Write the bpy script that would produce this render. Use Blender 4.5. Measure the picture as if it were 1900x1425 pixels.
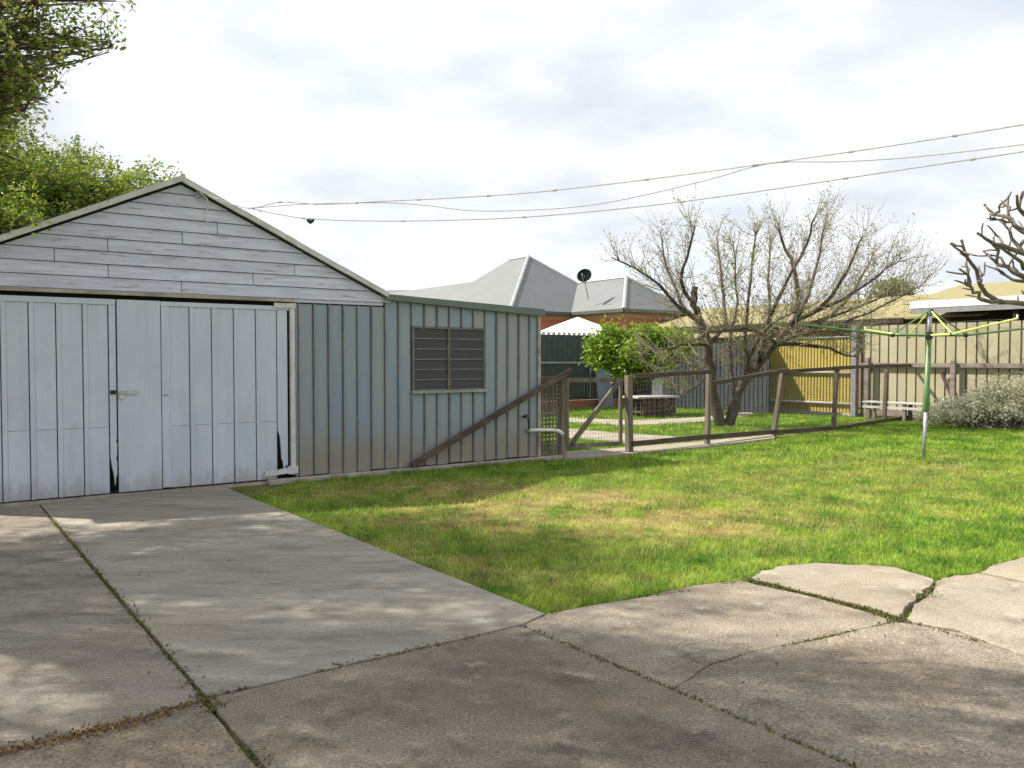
import bpy, bmesh, math, random
import numpy as np
from mathutils import Vector, Matrix, noise as mnoise

for o in list(bpy.data.objects): bpy.data.objects.remove(o)
S = bpy.context.scene
COL = S.collection
# ------------------------------------------------------------------ camera
F = 1539.0                                   # focal length in photo pixels (photo 1900 x 1425)
TH = math.atan((712.5 - 667) / F)            # pitch below the horizon
CH = 1.5
cam = bpy.data.cameras.new('camera'); co = bpy.data.objects.new('camera', cam); COL.objects.link(co)
cam.sensor_width = 36; cam.lens = 36 * F / 1900; cam.clip_end = 2000; cam.clip_start = .05
co.location = (0, 0, CH); co.rotation_euler = (math.pi / 2 - TH, 0, 0)
S.camera = co
# ------------------------------------------------------------------ light
TOSUN = Vector((-2.009, .418, 2.18)).normalized()
EL = math.asin(TOSUN.z); AZ = math.atan2(TOSUN.x, TOSUN.y)
sl = bpy.data.lights.new('sun', 'SUN'); sl.energy = 5.0; sl.angle = math.radians(.6); sl.color = (1, .93, .82)
so = bpy.data.objects.new('sun', sl); COL.objects.link(so); so.rotation_euler = TOSUN.to_track_quat('Z', 'Y').to_euler()
so.location = (0, 0, 30)
W = bpy.data.worlds.new('World'); S.world = W; W.use_nodes = True
nt = W.node_tree; nt.nodes.clear()
def wn(t, **k):
    n = nt.nodes.new(t)
    for a, b in k.items(): setattr(n, a, b)
    return n
out = wn('ShaderNodeOutputWorld'); bg1 = wn('ShaderNodeBackground'); bg2 = wn('ShaderNodeBackground'); mx = wn('ShaderNodeMixShader')
sky = wn('ShaderNodeTexSky', sky_type='NISHITA', sun_disc=False, sun_elevation=EL, sun_rotation=AZ)
bg1.inputs[1].default_value = .10
tc = wn('ShaderNodeTexCoord'); sep = wn('ShaderNodeSeparateXYZ'); nt.links.new(tc.outputs['Generated'], sep.inputs[0])
# project the view direction on a cloud layer: x/(z+.25), y/(z+.25)
ad = wn('ShaderNodeMath', operation='ADD'); ad.inputs[1].default_value = .22; nt.links.new(sep.outputs[2], ad.inputs[0])
ab = wn('ShaderNodeMath', operation='MAXIMUM'); ab.inputs[1].default_value = .06; nt.links.new(ad.outputs[0], ab.inputs[0])
dx = wn('ShaderNodeMath', operation='DIVIDE'); dy = wn('ShaderNodeMath', operation='DIVIDE')
for d, i in ((dx, 0), (dy, 1)):
    nt.links.new(sep.outputs[i], d.inputs[0]); nt.links.new(ab.outputs[0], d.inputs[1])
cb = wn('ShaderNodeCombineXYZ'); nt.links.new(dx.outputs[0], cb.inputs[0]); nt.links.new(dy.outputs[0], cb.inputs[1])
n1 = wn('ShaderNodeTexNoise'); n1.inputs['Scale'].default_value = 1.25; n1.inputs['Detail'].default_value = 7; n1.inputs['Roughness'].default_value = .52
n2 = wn('ShaderNodeTexNoise'); n2.inputs['Scale'].default_value = 1.9; n2.inputs['Detail'].default_value = 6; n2.inputs['Roughness'].default_value = .5
mp = wn('ShaderNodeMapping'); mp.inputs['Location'].default_value = (5.3, 1.7, .4); nt.links.new(cb.outputs[0], mp.inputs[0])
nt.links.new(cb.outputs[0], n1.inputs['Vector']); nt.links.new(mp.outputs[0], n2.inputs['Vector'])
r1 = wn('ShaderNodeValToRGB'); r1.color_ramp.elements[0].position = .28; r1.color_ramp.elements[1].position = .46
r1.color_ramp.elements[0].color = (.45, .45, .45, 1); r1.color_ramp.elements[1].color = (1, 1, 1, 1)
r2 = wn('ShaderNodeValToRGB'); r2.color_ramp.elements[0].position = .31; r2.color_ramp.elements[1].position = .50
r2.color_ramp.elements[0].color = (.79, .84, .91, 1); r2.color_ramp.elements[1].color = (1.01, 1.045, 1.10, 1)
nt.links.new(n1.outputs[0], r1.inputs[0]); nt.links.new(n2.outputs[0], r2.inputs[0])
nt.links.new(sky.outputs[0], bg1.inputs[0]); nt.links.new(r2.outputs[0], bg2.inputs[0]); bg2.inputs[1].default_value = .56
nt.links.new(r1.outputs[0], mx.inputs[0]); nt.links.new(bg1.outputs[0], mx.inputs[1]); nt.links.new(bg2.outputs[0], mx.inputs[2])
nt.links.new(mx.outputs[0], out.inputs[0])
vs = S.view_settings; vs.view_transform = 'Standard'; vs.look = 'None'; vs.exposure = .85; vs.gamma = 1; vs.use_curve_mapping = False
S.render.resolution_x, S.render.resolution_y = 1024, 768
S.render.engine = 'CYCLES'
S.cycles.max_bounces = 8; S.cycles.transparent_max_bounces = 16

# ------------------------------------------------------------------ pixel -> place
A = math.atan2(.577, .817)
U = Vector((math.cos(A), math.sin(A), 0)); N = Vector((math.sin(A), -math.cos(A), 0))
def ray(px, py):
    v = -(py - 712.5) / F
    return Vector(((px - 950) / F, math.cos(TH) + v * math.sin(TH), -math.sin(TH) + v * math.cos(TH)))
def G(px, py, z=0.0):
    r = ray(px, py); t = (z - CH) / r.z; return Vector((r.x * t, r.y * t, z))
def D(px, py, Y):
    r = ray(px, py); t = Y / r.y; return Vector((r.x * t, Y, CH + r.z * t))
WN = -10.064                                  # plane of the garage front
def PN(px, py, n=WN):                         # -> (s along U, z) on a vertical plane N = n
    r = ray(px, py); t = n / (r.dot(N)); p = r * t; return p.dot(U), CH + p.z
def PU(px, py, u):                            # -> (n along N, z) on a vertical plane U = u
    r = ray(px, py); t = u / (r.dot(U)); p = r * t; return p.dot(N), CH + p.z
def UN(u, n, z=0.0):
    p = U * u + N * n; return Vector((p.x, p.y, z))
def proj(p):
    q = p - Vector((0, 0, CH)); f = q.y * math.cos(TH) - q.z * math.sin(TH); u = q.y * math.sin(TH) + q.z * math.cos(TH)
    if f < .1: return None
    return 950 + F * q.x / f, 712.5 - F * u / f
rng = random.Random(7); nr = np.random.default_rng(11)

# ------------------------------------------------------------------ mesh helpers
class MB:
    def __init__(s): s.v = []; s.f = []
    def add(s, vs, fs):
        b = len(s.v); s.v += [Vector(p) for p in vs]; s.f += [tuple(b + i for i in f) for f in fs]; return s
    def box(s, x0, x1, y0, y1, z0, z1):
        return s.add([(x, y, z) for z in (z0, z1) for y in (y0, y1) for x in (x0, x1)],
                     [(0, 2, 3, 1), (4, 5, 7, 6), (0, 1, 5, 4), (2, 6, 7, 3), (0, 4, 6, 2), (1, 3, 7, 5)])
    def bar(s, p, q, w, h, up=(0, 0, 1)):       # rectangular bar from p to q
        p = Vector(p); q = Vector(q); d = (q - p).normalized(); up = Vector(up)
        if abs(d.dot(up)) > .98: up = Vector((0, 1, 0))
        x = d.cross(up).normalized() * w / 2; y = x.normalized().cross(d) * h / 2
        return s.add([e + a * x + b * y for e in (p, q) for a, b in ((-1, -1), (1, -1), (1, 1), (-1, 1))],
                     [(0, 1, 2, 3), (7, 6, 5, 4), (0, 4, 5, 1), (1, 5, 6, 2), (2, 6, 7, 3), (3, 7, 4, 0)])
    def prism(s, poly, a, b, ax='y'):           # poly of 2D points, extruded along ax from a to b
        n = len(poly)
        f = (lambda p, t: (p[0], t, p[1])) if ax == 'y' else ((lambda p, t: (p[0], p[1], t)) if ax == 'z' else (lambda p, t: (t, p[0], p[1])))
        vs = [f(p, a) for p in poly] + [f(p, b) for p in poly]
        return s.add(vs, [tuple(range(n)), tuple(range(2 * n - 1, n - 1, -1))] + [(i, n + i, n + (i + 1) % n, (i + 1) % n) for i in range(n)])
    def tube(s, pts, rads, n=6, cap=True):
        pts = [Vector(p) for p in pts]
        if not hasattr(rads, '__len__'): rads = [rads] * len(pts)
        ref = None; b = len(s.v)
        for i, p in enumerate(pts):
            d = (pts[min(i + 1, len(pts) - 1)] - pts[max(i - 1, 0)])
            d = d.normalized() if d.length > 1e-9 else Vector((0, 0, 1))
            if ref is None:
                ref = Vector((1, 0, 0)) if abs(d.x) < .8 else Vector((0, 1, 0))
            x = (ref - d * ref.dot(d)).normalized(); ref = x; y = d.cross(x)
            for k in range(n):
                a = 2 * math.pi * k / n
                s.v.append(p + (x * math.cos(a) + y * math.sin(a)) * rads[i])
        m = len(pts)
        for i in range(m - 1):
            for k in range(n):
                k2 = (k + 1) % n
                s.f.append((b + i * n + k, b + i * n + k2, b + (i + 1) * n + k2, b + (i + 1) * n + k))
        if cap:
            s.f.append(tuple(b + k for k in reversed(range(n)))); s.f.append(tuple(b + (m - 1) * n + k for k in range(n)))
        return s
    def build(s, name, mat, parent=None, world=False, smooth=False, bevel=0, recalc=True, label=None):
        me = bpy.data.meshes.new(name)
        vs = s.v
        if world and parent is not None:
            mi = XF[parent.name].inverted(); vs = [mi @ p for p in vs]
        me.from_pydata([tuple(p) for p in vs], [], s.f)
        if recalc and len(s.f) < 60000:
            bm = bmesh.new(); bm.from_mesh(me); bmesh.ops.recalc_face_normals(bm, faces=bm.faces[:])
            if bevel: bmesh.ops.bevel(bm, geom=[e for e in bm.edges if len(e.link_faces) == 2 and e.calc_face_angle(0) > .5], offset=bevel, segments=1, affect='EDGES', clamp_overlap=True)
            bm.to_mesh(me); bm.free()
        me.materials.append(mat)
        if smooth: me.shade_smooth()
        return link(name, me, parent, label)
XF = {}
def link(name, me, parent=None, label=None):
    o = bpy.data.objects.new(name, me); COL.objects.link(o)
    if parent is not None:
        o.parent = parent; XF[o.name] = XF.get(parent.name, Matrix.Identity(4))
    else: XF[o.name] = Matrix.Identity(4)
    if label: o['label'] = label
    return o
def tag(o, label=None, cat=None, group=None, kind=None):
    if label: o['label'] = label
    if cat: o['category'] = cat
    if group: o['group'] = group
    if kind: o['kind'] = kind
    return o
def thing(name, label, cat, loc=(0, 0, 0), rz=0, group=None):
    o = bpy.data.objects.new(name, None); COL.objects.link(o); o.location = loc; o.rotation_euler = (0, 0, rz); o.empty_display_size = .2
    XF[o.name] = Matrix.Translation(Vector(loc)) @ Matrix.Rotation(rz, 4, 'Z')
    return tag(o, label, cat, group)

# ------------------------------------------------------------------ materials
def nodes(name):
    m = bpy.data.materials.new(name); m.use_nodes = True; t = m.node_tree; t.nodes.clear()
    o = t.nodes.new('ShaderNodeOutputMaterial'); b = t.nodes.new('ShaderNodeBsdfPrincipled'); t.links.new(b.outputs[0], o.inputs[0])
    return m, t, b, o
def N_(t, ty, **k):
    n = t.nodes.new(ty)
    for a, b in k.items(): setattr(n, a, b)
    return n
def coords(t, mode, sc):
    c = N_(t, 'ShaderNodeTexCoord'); g = N_(t, 'ShaderNodeNewGeometry'); m = N_(t, 'ShaderNodeMapping'); m.inputs['Scale'].default_value = sc
    t.links.new(c.outputs['Object'] if mode == 'o' else g.outputs['Position'], m.inputs[0]); return m.outputs[0]
def noise(t, vec, scale, det=5, rough=.55):
    n = N_(t, 'ShaderNodeTexNoise'); n.inputs['Scale'].default_value = scale; n.inputs['Detail'].default_value = det; n.inputs['Roughness'].default_value = rough
    t.links.new(vec, n.inputs['Vector']); return n.outputs[0]
def ramp(t, fac, stops):
    r = N_(t, 'ShaderNodeValToRGB'); e = r.color_ramp.elements
    while len(e) < len(stops): e.new(.5)
    for i, (p, c) in enumerate(stops):
        e[i].position = p; e[i].color = (c if hasattr(c, '__len__') else (c, c, c)) + (1,) if not hasattr(c, '__len__') or len(c) == 3 else c
    t.links.new(fac, r.inputs[0]); return r.outputs[0]
def mix(t, fac, a, b, mode='MIX'):
    m = N_(t, 'ShaderNodeMix', data_type='RGBA', blend_type=mode)
    for i, v in ((0, fac), (6, a), (7, b)):
        if hasattr(v, 'is_linked') or hasattr(v, 'links'): t.links.new(v, m.inputs[i])
        elif i == 0: m.inputs[0].default_value = v
        else: m.inputs[i].default_value = tuple(v) + (1,)
    return m.outputs[2]
def objrand(t, lo, hi):
    o = N_(t, 'ShaderNodeObjectInfo'); r = N_(t, 'ShaderNodeMapRange'); r.inputs[3].default_value = lo; r.inputs[4].default_value = hi
    t.links.new(o.outputs['Random'], r.inputs[0]); return r.outputs[0]
def island(t):
    return N_(t, 'ShaderNodeNewGeometry').outputs['Random Per Island']
def bump(t, b, h, strength, dist=.01):
    n = N_(t, 'ShaderNodeBump'); n.inputs['Strength'].default_value = strength; n.inputs['Distance'].default_value = dist
    t.links.new(h, n.inputs['Height']); t.links.new(n.outputs[0], b.inputs['Normal'])
def mulval(t, colr, val):
    h = N_(t, 'ShaderNodeHueSaturation'); t.links.new(colr, h.inputs['Color'])
    if hasattr(val, 'links'): t.links.new(val, h.inputs['Value'])
    else: h.inputs['Value'].default_value = val
    return h.outputs[0]
def surf(name, col, col2=None, scale=6, sc=(1, 1, 1), rough=.75, metal=0, mode='o', rand=.0, lo=.35, hi=.65, bstr=.15, bscale=40, col3=None, s3=20, p3=(.6, .7), spec=.4):
    m, t, b, o = nodes(name)
    v = coords(t, mode, sc)
    c2 = col2 if col2 else tuple(x * .75 for x in col)
    c = ramp(t, noise(t, v, scale), [(lo, c2), (hi, col)])
    if col3: c = mix(t, ramp(t, noise(t, v, s3, 8, .65), [(p3[0], 0.0), (p3[1], 1.0)]), c, col3)
    if rand: c = mulval(t, c, objrand(t, 1 - rand, 1 + rand))
    t.links.new(c, b.inputs['Base Color']); b.inputs['Roughness'].default_value = rough; b.inputs['Metallic'].default_value = metal
    b.inputs['Specular IOR Level'].default_value = spec
    if bstr: bump(t, b, noise(t, v, bscale, 4), bstr)
    return m
def leafmat(name, c1, c2, c3=None, trans=.35, scale=1.2, rough=.5):
    m, t, b, o = nodes(name)
    v = coords(t, 'w', (1, 1, 1))
    c = ramp(t, island(t), [(0, c1), (.6, c2), (1, c3 or c2)])
    c = mulval(t, c, ramp(t, noise(t, v, scale, 3), [(.3, .8), (.7, 1.15)]))
    t.links.new(c, b.inputs['Base Color']); b.inputs['Roughness'].default_value = rough; b.inputs['Specular IOR Level'].default_value = .3
    tr = N_(t, 'ShaderNodeBsdfTranslucent'); t.links.new(mulval(t, c, 1.3), tr.inputs[0])
    ms = N_(t, 'ShaderNodeMixShader'); ms.inputs[0].default_value = trans
    t.links.new(b.outputs[0], ms.inputs[1]); t.links.new(tr.outputs[0], ms.inputs[2]); t.links.new(ms.outputs[0], o.inputs[0])
    return m
M = {}
M['door'] = surf('door_paint', (.54, .58, .67), (.48, .52, .605), 3, (1, 1, .5), .55, rand=.02, bstr=.08, bscale=25, col3=(.36, .36, .36), s3=9, p3=(.64, .80))
_t = M['door'].node_tree; _b = next(n for n in _t.nodes if n.type == 'BSDF_PRINCIPLED'); _c = _b.inputs['Base Color'].links[0].from_socket
_c = mix(_t, ramp(_t, noise(_t, coords(_t, 'o', (9, 9, .45)), 1.6, 6, .65), [(.50, 0.0), (.74, .38)]), _c, (.40, .41, .43))
_s = N_(_t, 'ShaderNodeSeparateXYZ'); _t.links.new(N_(_t, 'ShaderNodeTexCoord').outputs['Object'], _s.inputs[0])
_m = N_(_t, 'ShaderNodeMath', operation='MULTIPLY_ADD'); _t.links.new(noise(_t, coords(_t, 'o', (2, 2, .7)), 4, 6, .65), _m.inputs[0]); _m.inputs[1].default_value = .7; _t.links.new(_s.outputs[2], _m.inputs[2])
_c = mix(_t, ramp(_t, _m.outputs[0], [(.36, .6), (.56, 0.0)]), _c, (.30, .27, .24))
_c = mix(_t, ramp(_t, noise(_t, coords(_t, 'o', (1, 1, 1)), 55, 3, .5), [(.74, 0.0), (.78, .7)]), _c, (.22, .20, .19))
_t.links.new(_c, _b.inputs['Base Color'])
M['board'] = surf('weatherboard_paint', (.60, .615, .725), (.48, .49, .58), 5, (.5, 1, 5), .7, rand=.07, bstr=.25, bscale=30, col3=(.30, .265, .245), s3=6, p3=(.57, .68))
M['white'] = surf('white_paint', (.62, .62, .62), (.50, .49, .47), 10, rough=.6, col3=(.35, .31, .27), s3=12, p3=(.62, .72))
M['dark'] = surf('shade_black', (.012, .011, .010), bstr=0, rough=.95, spec=.05)  # near-black colour standing for unlit gaps and interior
M['hole'] = surf('rotted_wood', (.05, .035, .025), (.02, .015, .012), 20, rough=.95)
M['greytimber'] = surf('weathered_timber', (.205, .172, .13), (.105, .086, .064), 8, (1, 1, .15), .85, mode='w', rand=.12, bstr=.4, bscale=60, col3=(.10, .12, .05), s3=5, p3=(.58, .7))
M['railtimber'] = surf('weathered_rail_timber', (.11, .08, .06), (.05, .036, .028), 8, (.3, .3, 1.5), .85, mode='w', rand=.12, bstr=.4, bscale=60)
M['palerail'] = surf('silvered_timber', (.25, .215, .19), (.15, .125, .11), 8, (.3, .3, 1.5), .85, mode='w', bstr=.4, bscale=60)
M['trim'] = surf('beige_trim', (.42, .37, .31), (.25, .21, .17), 8, (.6, 1, 1), .8)
M['capping'] = surf('roof_capping', (.60, .60, .57), (.45, .45, .42), 6, rough=.6, col3=(.25, .26, .20), s3=8, p3=(.58, .7))
M['rooftin'] = surf('roof_tin', (.33, .34, .34), (.22, .22, .21), 5, rough=.5, metal=.3)
M['fascia'] = surf('slate_green_flashing', (.135, .165, .155), (.105, .13, .12), 3, rough=.45, bstr=.03)
M['chrome'] = surf('steel', (.6, .6, .6), (.45, .44, .42), 20, rough=.3, metal=.9)
M['galv'] = surf('galvanised', (.46, .48, .50), (.33, .34, .36), 14, rough=.42, metal=.55)
M['black'] = surf('black_plastic', (.02, .02, .022), rough=.45, bstr=0)
M['pvc'] = surf('white_pvc', (.78, .78, .76), (.68, .67, .63), 12, rough=.4, bstr=0)
M['lightconc'] = surf('footing_concrete', (.42, .38, .33), (.28, .25, .21), 9, rough=.9, mode='w', bstr=.4, bscale=70)
# cladding: weathered steel strips, each its own tone, earth splashed along the foot
m, t, b, o = nodes('weathered_steel_cladding'); M['clad'] = m
v = coords(t, 'o', (1, 1, .22))
oi = N_(t, 'ShaderNodeObjectInfo')
base = ramp(t, oi.outputs['Random'], [(0, (.225, .28, .355)), (.5, (.24, .29, .35)), (.75, (.26, .295, .33)), (.9, (.285, .295, .295)), (1, (.23, .285, .36))])
c = mix(t, ramp(t, noise(t, v, 4.5, 7, .62), [(.46, 0.0), (.70, .5)]), base, (.34, .34, .315))
c = mix(t, ramp(t, noise(t, v, 9, 7, .7), [(.60, 0.0), (.76, .6)]), c, (.11, .13, .155))
sp = N_(t, 'ShaderNodeSeparateXYZ'); t.links.new(N_(t, 'ShaderNodeTexCoord').outputs['Object'], sp.inputs[0])
am = N_(t, 'ShaderNodeMath', operation='MULTIPLY_ADD'); t.links.new(noise(t, coords(t, 'o', (1, 1, .6)), 2.3, 5), am.inputs[0]); am.inputs[1].default_value = .5; t.links.new(sp.outputs[2], am.inputs[2])
c = mix(t, ramp(t, noise(t, coords(t, 'o', (3, 3, .5)), 5, 8, .75), [(.60, 0.0), (.74, .55)]), c, (.20, .15, .11))
# dirt mask: low on the wall (z + noise)
c = mix(t, ramp(t, am.outputs[0], [(.50, .85), (.86, 0.0)]), c, (.28, .235, .175))
t.links.new(c, b.inputs['Base Color']); b.inputs['Roughness'].default_value = .5; b.inputs['Metallic'].default_value = .15
bump(t, b, noise(t, v, 25, 3), .06)
M['rib'] = surf('worn_steel_rib', (.30, .31, .31), (.20, .215, .225), 6, (1, 1, .3), .5, bstr=.05, rand=.1, col3=(.26, .22, .17), s3=3, p3=(.55, .7))
# glass louvres
m, t, b, o = nodes('dusty_louvre_glass'); M['glass'] = m
b.inputs['Base Color'].default_value = (.04, .038, .034, 1); b.inputs['Roughness'].default_value = .3; b.inputs['Transmission Weight'].default_value = .0; b.inputs['Specular IOR Level'].default_value = .35
M['curtain'] = surf('net_curtain', (.55, .52, .47), rough=.9)
M['rust'] = surf('brown_frame', (.17, .14, .085), (.09, .075, .05), 12, rough=.7)
M['winframe'] = surf('grey_window_frame', (.17, .175, .165), (.11, .112, .105), 10, rough=.6)
# concrete
def concrete(name, c1, c2, stain, streak=(1, 1, 1), rough=.9, bs=.5, spk=.5):
    m, t, b, o = nodes(name)
    v = coords(t, 'w', (1, 1, 1)); vr = N_(t, 'ShaderNodeMapping'); vr.inputs['Rotation'].default_value = (0, 0, -A); vr.inputs['Scale'].default_value = streak
    t.links.new(v, vr.inputs[0]); vv = vr.outputs[0]
    c = ramp(t, noise(t, vv, 1.1, 9, .62), [(.36, c2), (.60, c1)])
    c = mix(t, ramp(t, noise(t, vv, 2.3, 9, .72), [(.48, 0.0), (.66, .85)]), c, stain)
    c = mix(t, ramp(t, noise(t, vv, 4.5, 8, .7), [(.56, 0.0), (.70, .75)]), c, tuple(min(1, x * 1.4) for x in c1))
    c = mix(t, ramp(t, noise(t, v, .8, 4, .5), [(.52, 0.0), (.75, .5)]), c, (c1[0] * 1.05, c1[1] * .92, c1[2] * .74))
    c = mix(t, spk, c, ramp(t, noise(t, v, 75, 4, .75), [(.32, .2), (.46, .9), (.58, 1.08), (.68, 2.1)]), 'MULTIPLY')
    c = mix(t, ramp(t, noise(t, v, 26, 4, .65), [(.62, 0.0), (.68, .6)]), c, tuple(x * .35 for x in c1))
    c = mulval(t, c, objrand(t, .95, 1.05))
    t.links.new(c, b.inputs['Base Color']); b.inputs['Roughness'].default_value = rough; b.inputs['Specular IOR Level'].default_value = .25
    a1 = N_(t, 'ShaderNodeMath', operation='ADD'); t.links.new(noise(t, v, 120, 3), a1.inputs[0]); t.links.new(noise(t, v, 28, 4), a1.inputs[1])
    bump(t, b, a1.outputs[0], bs, .008)
    return m
M['slab_new'] = concrete('smooth_grey_concrete', (.30, .278, .236), (.225, .205, .172), (.15, .134, .109), (.7, 2.6, 1), bs=.35, spk=.35)
M['slab_old'] = concrete('worn_brown_concrete', (.265, .225, .175), (.18, .152, .117), (.095, .08, .062), bs=1.0, spk=.9)
M['slab_left'] = concrete('brown_grey_concrete', (.25, .222, .185), (.18, .158, .13), (.11, .096, .078), (.7, 2.0, 1), bs=.5, spk=.5)
M['slab_mid'] = concrete('mid_worn_concrete', (.30, .258, .203), (.205, .175, .137), (.11, .094, .073), bs=1.0, spk=.9)
M['slab_pale'] = concrete('pale_worn_concrete', (.325, .287, .228), (.26, .226, .175), (.17, .145, .11), bs=.7, spk=.5)
M['pathc'] = concrete('garden_path_concrete', (.34, .305, .25), (.28, .25, .20), (.25, .22, .17), bs=.4)
# soil / lawn floor
def lawncol(t, dry_fac, rnd=None):
    v = coords(t, 'w', (1, 1, 1))
    n = noise(t, v, 1.5, 9, .72)
    g = ramp(t, n, [(.34, (.055, .15, .015)), (.46, (.13, .265, .025)), (.56, (.25, .375, .045)), (.68, (.45, .51, .085))])
    g = mulval(t, g, ramp(t, noise(t, v, 9, 5, .65), [(.35, .66), (.5, 1.0), (.65, 1.3)]))
    d = ramp(t, noise(t, v, 3.1, 5, .6), [(.35, (.33, .235, .095)), (.5, (.45, .38, .135)), (.65, (.56, .53, .17))])
    return mix(t, dry_fac, g, d)
m, t, b, o = nodes('soil_and_thatch'); M['ground'] = m
at = N_(t, 'ShaderNodeAttribute', attribute_name='dry'); v = coords(t, 'w', (1, 1, 1))
c = mix(t, .5, lawncol(t, at.outputs['Fac']), (.095, .07, .042))
c = mix(t, ramp(t, noise(t, v, 60, 4), [(.4, 0.0), (.7, .6)]), c, (.05, .04, .025))
t.links.new(c, b.inputs['Base Color']); b.inputs['Roughness'].default_value = 1; b.inputs['Specular IOR Level'].default_value = .1
bump(t, b, noise(t, v, 50, 5), .8, .02)
m, t, b, o = nodes('grass_blade'); M['grass'] = m
at = N_(t, 'ShaderNodeAttribute', attribute_name='dry')
c = lawncol(t, at.outputs['Fac'])
c = mulval(t, c, ramp(t, island(t), [(0, .62), (.5, 1.0), (1, 1.4)]))
t.links.new(c, b.inputs['Base Color']); b.inputs['Roughness'].default_value = .6; b.inputs['Specular IOR Level'].default_value = .2
tr = N_(t, 'ShaderNodeBsdfTranslucent'); t.links.new(mulval(t, c, 1.35), tr.inputs[0]); ms = N_(t, 'ShaderNodeMixShader'); ms.inputs[0].default_value = .35
t.links.new(b.outputs[0], ms.inputs[1]); t.links.new(tr.outputs[0], ms.inputs[2]); t.links.new(ms.outputs[0], o.inputs[0])
M['weed'] = leafmat('weed_leaf', (.05, .06, .02), (.13, .15, .035), (.24, .20, .09), .3)
M['litter'] = leafmat('dead_leaf', (.10, .055, .025), (.20, .12, .05), (.30, .21, .09), .15)
M['bark'] = surf('bark', (.115, .085, .065), (.05, .037, .03), 9, (1, 1, .3), .9, mode='w', bstr=.7, bscale=35)
M['barkpale'] = surf('pale_bark', (.23, .19, .155), (.11, .085, .07), 7, (1, 1, .4), .9, mode='w', bstr=.5, bscale=40)
M['twig'] = surf('twig_bark', (.30, .26, .215), (.16, .135, .11), 5, rough=.85, mode='w', bstr=0)
M['leafA'] = leafmat('dark_tree_leaf', (.12, .17, .03), (.22, .29, .05), (.34, .29, .09), .55)
M['leafB'] = leafmat('lime_tree_leaf', (.09, .15, .018), (.19, .26, .03), (.33, .33, .065), .42)
M['leafC'] = leafmat('citrus_leaf', (.08, .17, .015), (.19, .31, .025), (.36, .42, .05), .35, rough=.3)
M['bud'] = leafmat('young_leaf_bud', (.19, .21, .05), (.29, .30, .08), (.36, .30, .16), .35)
M['shrub'] = leafmat('silver_shrub_leaf', (.26, .28, .17), (.50, .51, .35), (.72, .70, .56), .25)
M['farleaf'] = leafmat('far_tree_leaf', (.09, .13, .04), (.15, .19, .055), (.20, .22, .08), .3)

# ------------------------------------------------------------------ ground and paving
BROWN_AND_SUNLIT = [(1030, 925, 1.1, .7, 1.1), (1190, 955, 1.2, .6, 1.0), (1260, 975, 1.0, .45, .85), (800, 905, 1.3, .6, .9), (930, 960, 1.1, .6, .8), (700, 1010, .35, .5, .5),
         (900, 1060, .5, .25, .55), (880, 1030, .6, .2, .5), (1010, 1075, .5, .2, .4), (500, 910, .35, .2, .9), (1350, 930, 1.4, .8, .32), (1500, 885, 2.2, 1.2, .26), (1680, 860, 1.8, 1.2, .2)]  # the final wide spots pale the open lawn, sunlight put into dryness
BR = [(G(px, py), a, b_, w) for px, py, a, b_, w in BROWN_AND_SUNLIT]
def dryness(x, y):
    w = 0
    for c, a, b_, k in BR:
        q = ((x - c.x) / a) ** 2 + ((y - c.y) / b_) ** 2
        if q < 9: w = max(w, k * math.exp(-q * .8))
    n = mnoise.fractal(Vector((x * 2.1, y * 2.1, 3.3)), 1, 2, 4)
    n2 = mnoise.noise(Vector((x * .45, y * .45, 9)))
    n3 = mnoise.fractal(Vector((x * 5.5, y * 7.5, 1.3)), .8, 2, 4)
    return max(0, min(1, w * (1 + .9 * n + .9 * n3) + .14 * n + .13 * n3 + .06 * n2 + (.08 if w > .02 else 0)))
def axis(lo, hi, fine_lo, fine_hi, st):
    a = list(np.arange(fine_lo, fine_hi + 1e-6, st)); x = fine_lo; k = st
    while x > lo: k *= 1.6; x -= k; a.insert(0, x)
    x = fine_hi; k = st
    while x < hi: k *= 1.6; x += k; a.append(x)
    return a
gx = axis(-350, 350, -7, 15, .22); gy = axis(-60, 700, 2, 27, .22)
gv = []; gd = []
for y in gy:
    for x in gx:
        z = -.035 + .008 * mnoise.noise(Vector((x * 1.5, y * 1.5, 0)))
        gv.append((x, y, z)); gd.append(dryness(x, y) if -8 < x < 16 and 2 < y < 28 else .2)
nx = len(gx)
gf = [(j * nx + i, j * nx + i + 1, (j + 1) * nx + i + 1, (j + 1) * nx + i) for j in range(len(gy) - 1) for i in range(nx - 1)]
me = bpy.data.meshes.new('ground'); me.from_pydata(gv, [], gf); me.materials.append(M['ground'])
at = me.attributes.new('dry', 'FLOAT', 'POINT'); at.data.foreach_set('value', gd)
tag(link('ground', me), kind='structure')

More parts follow.
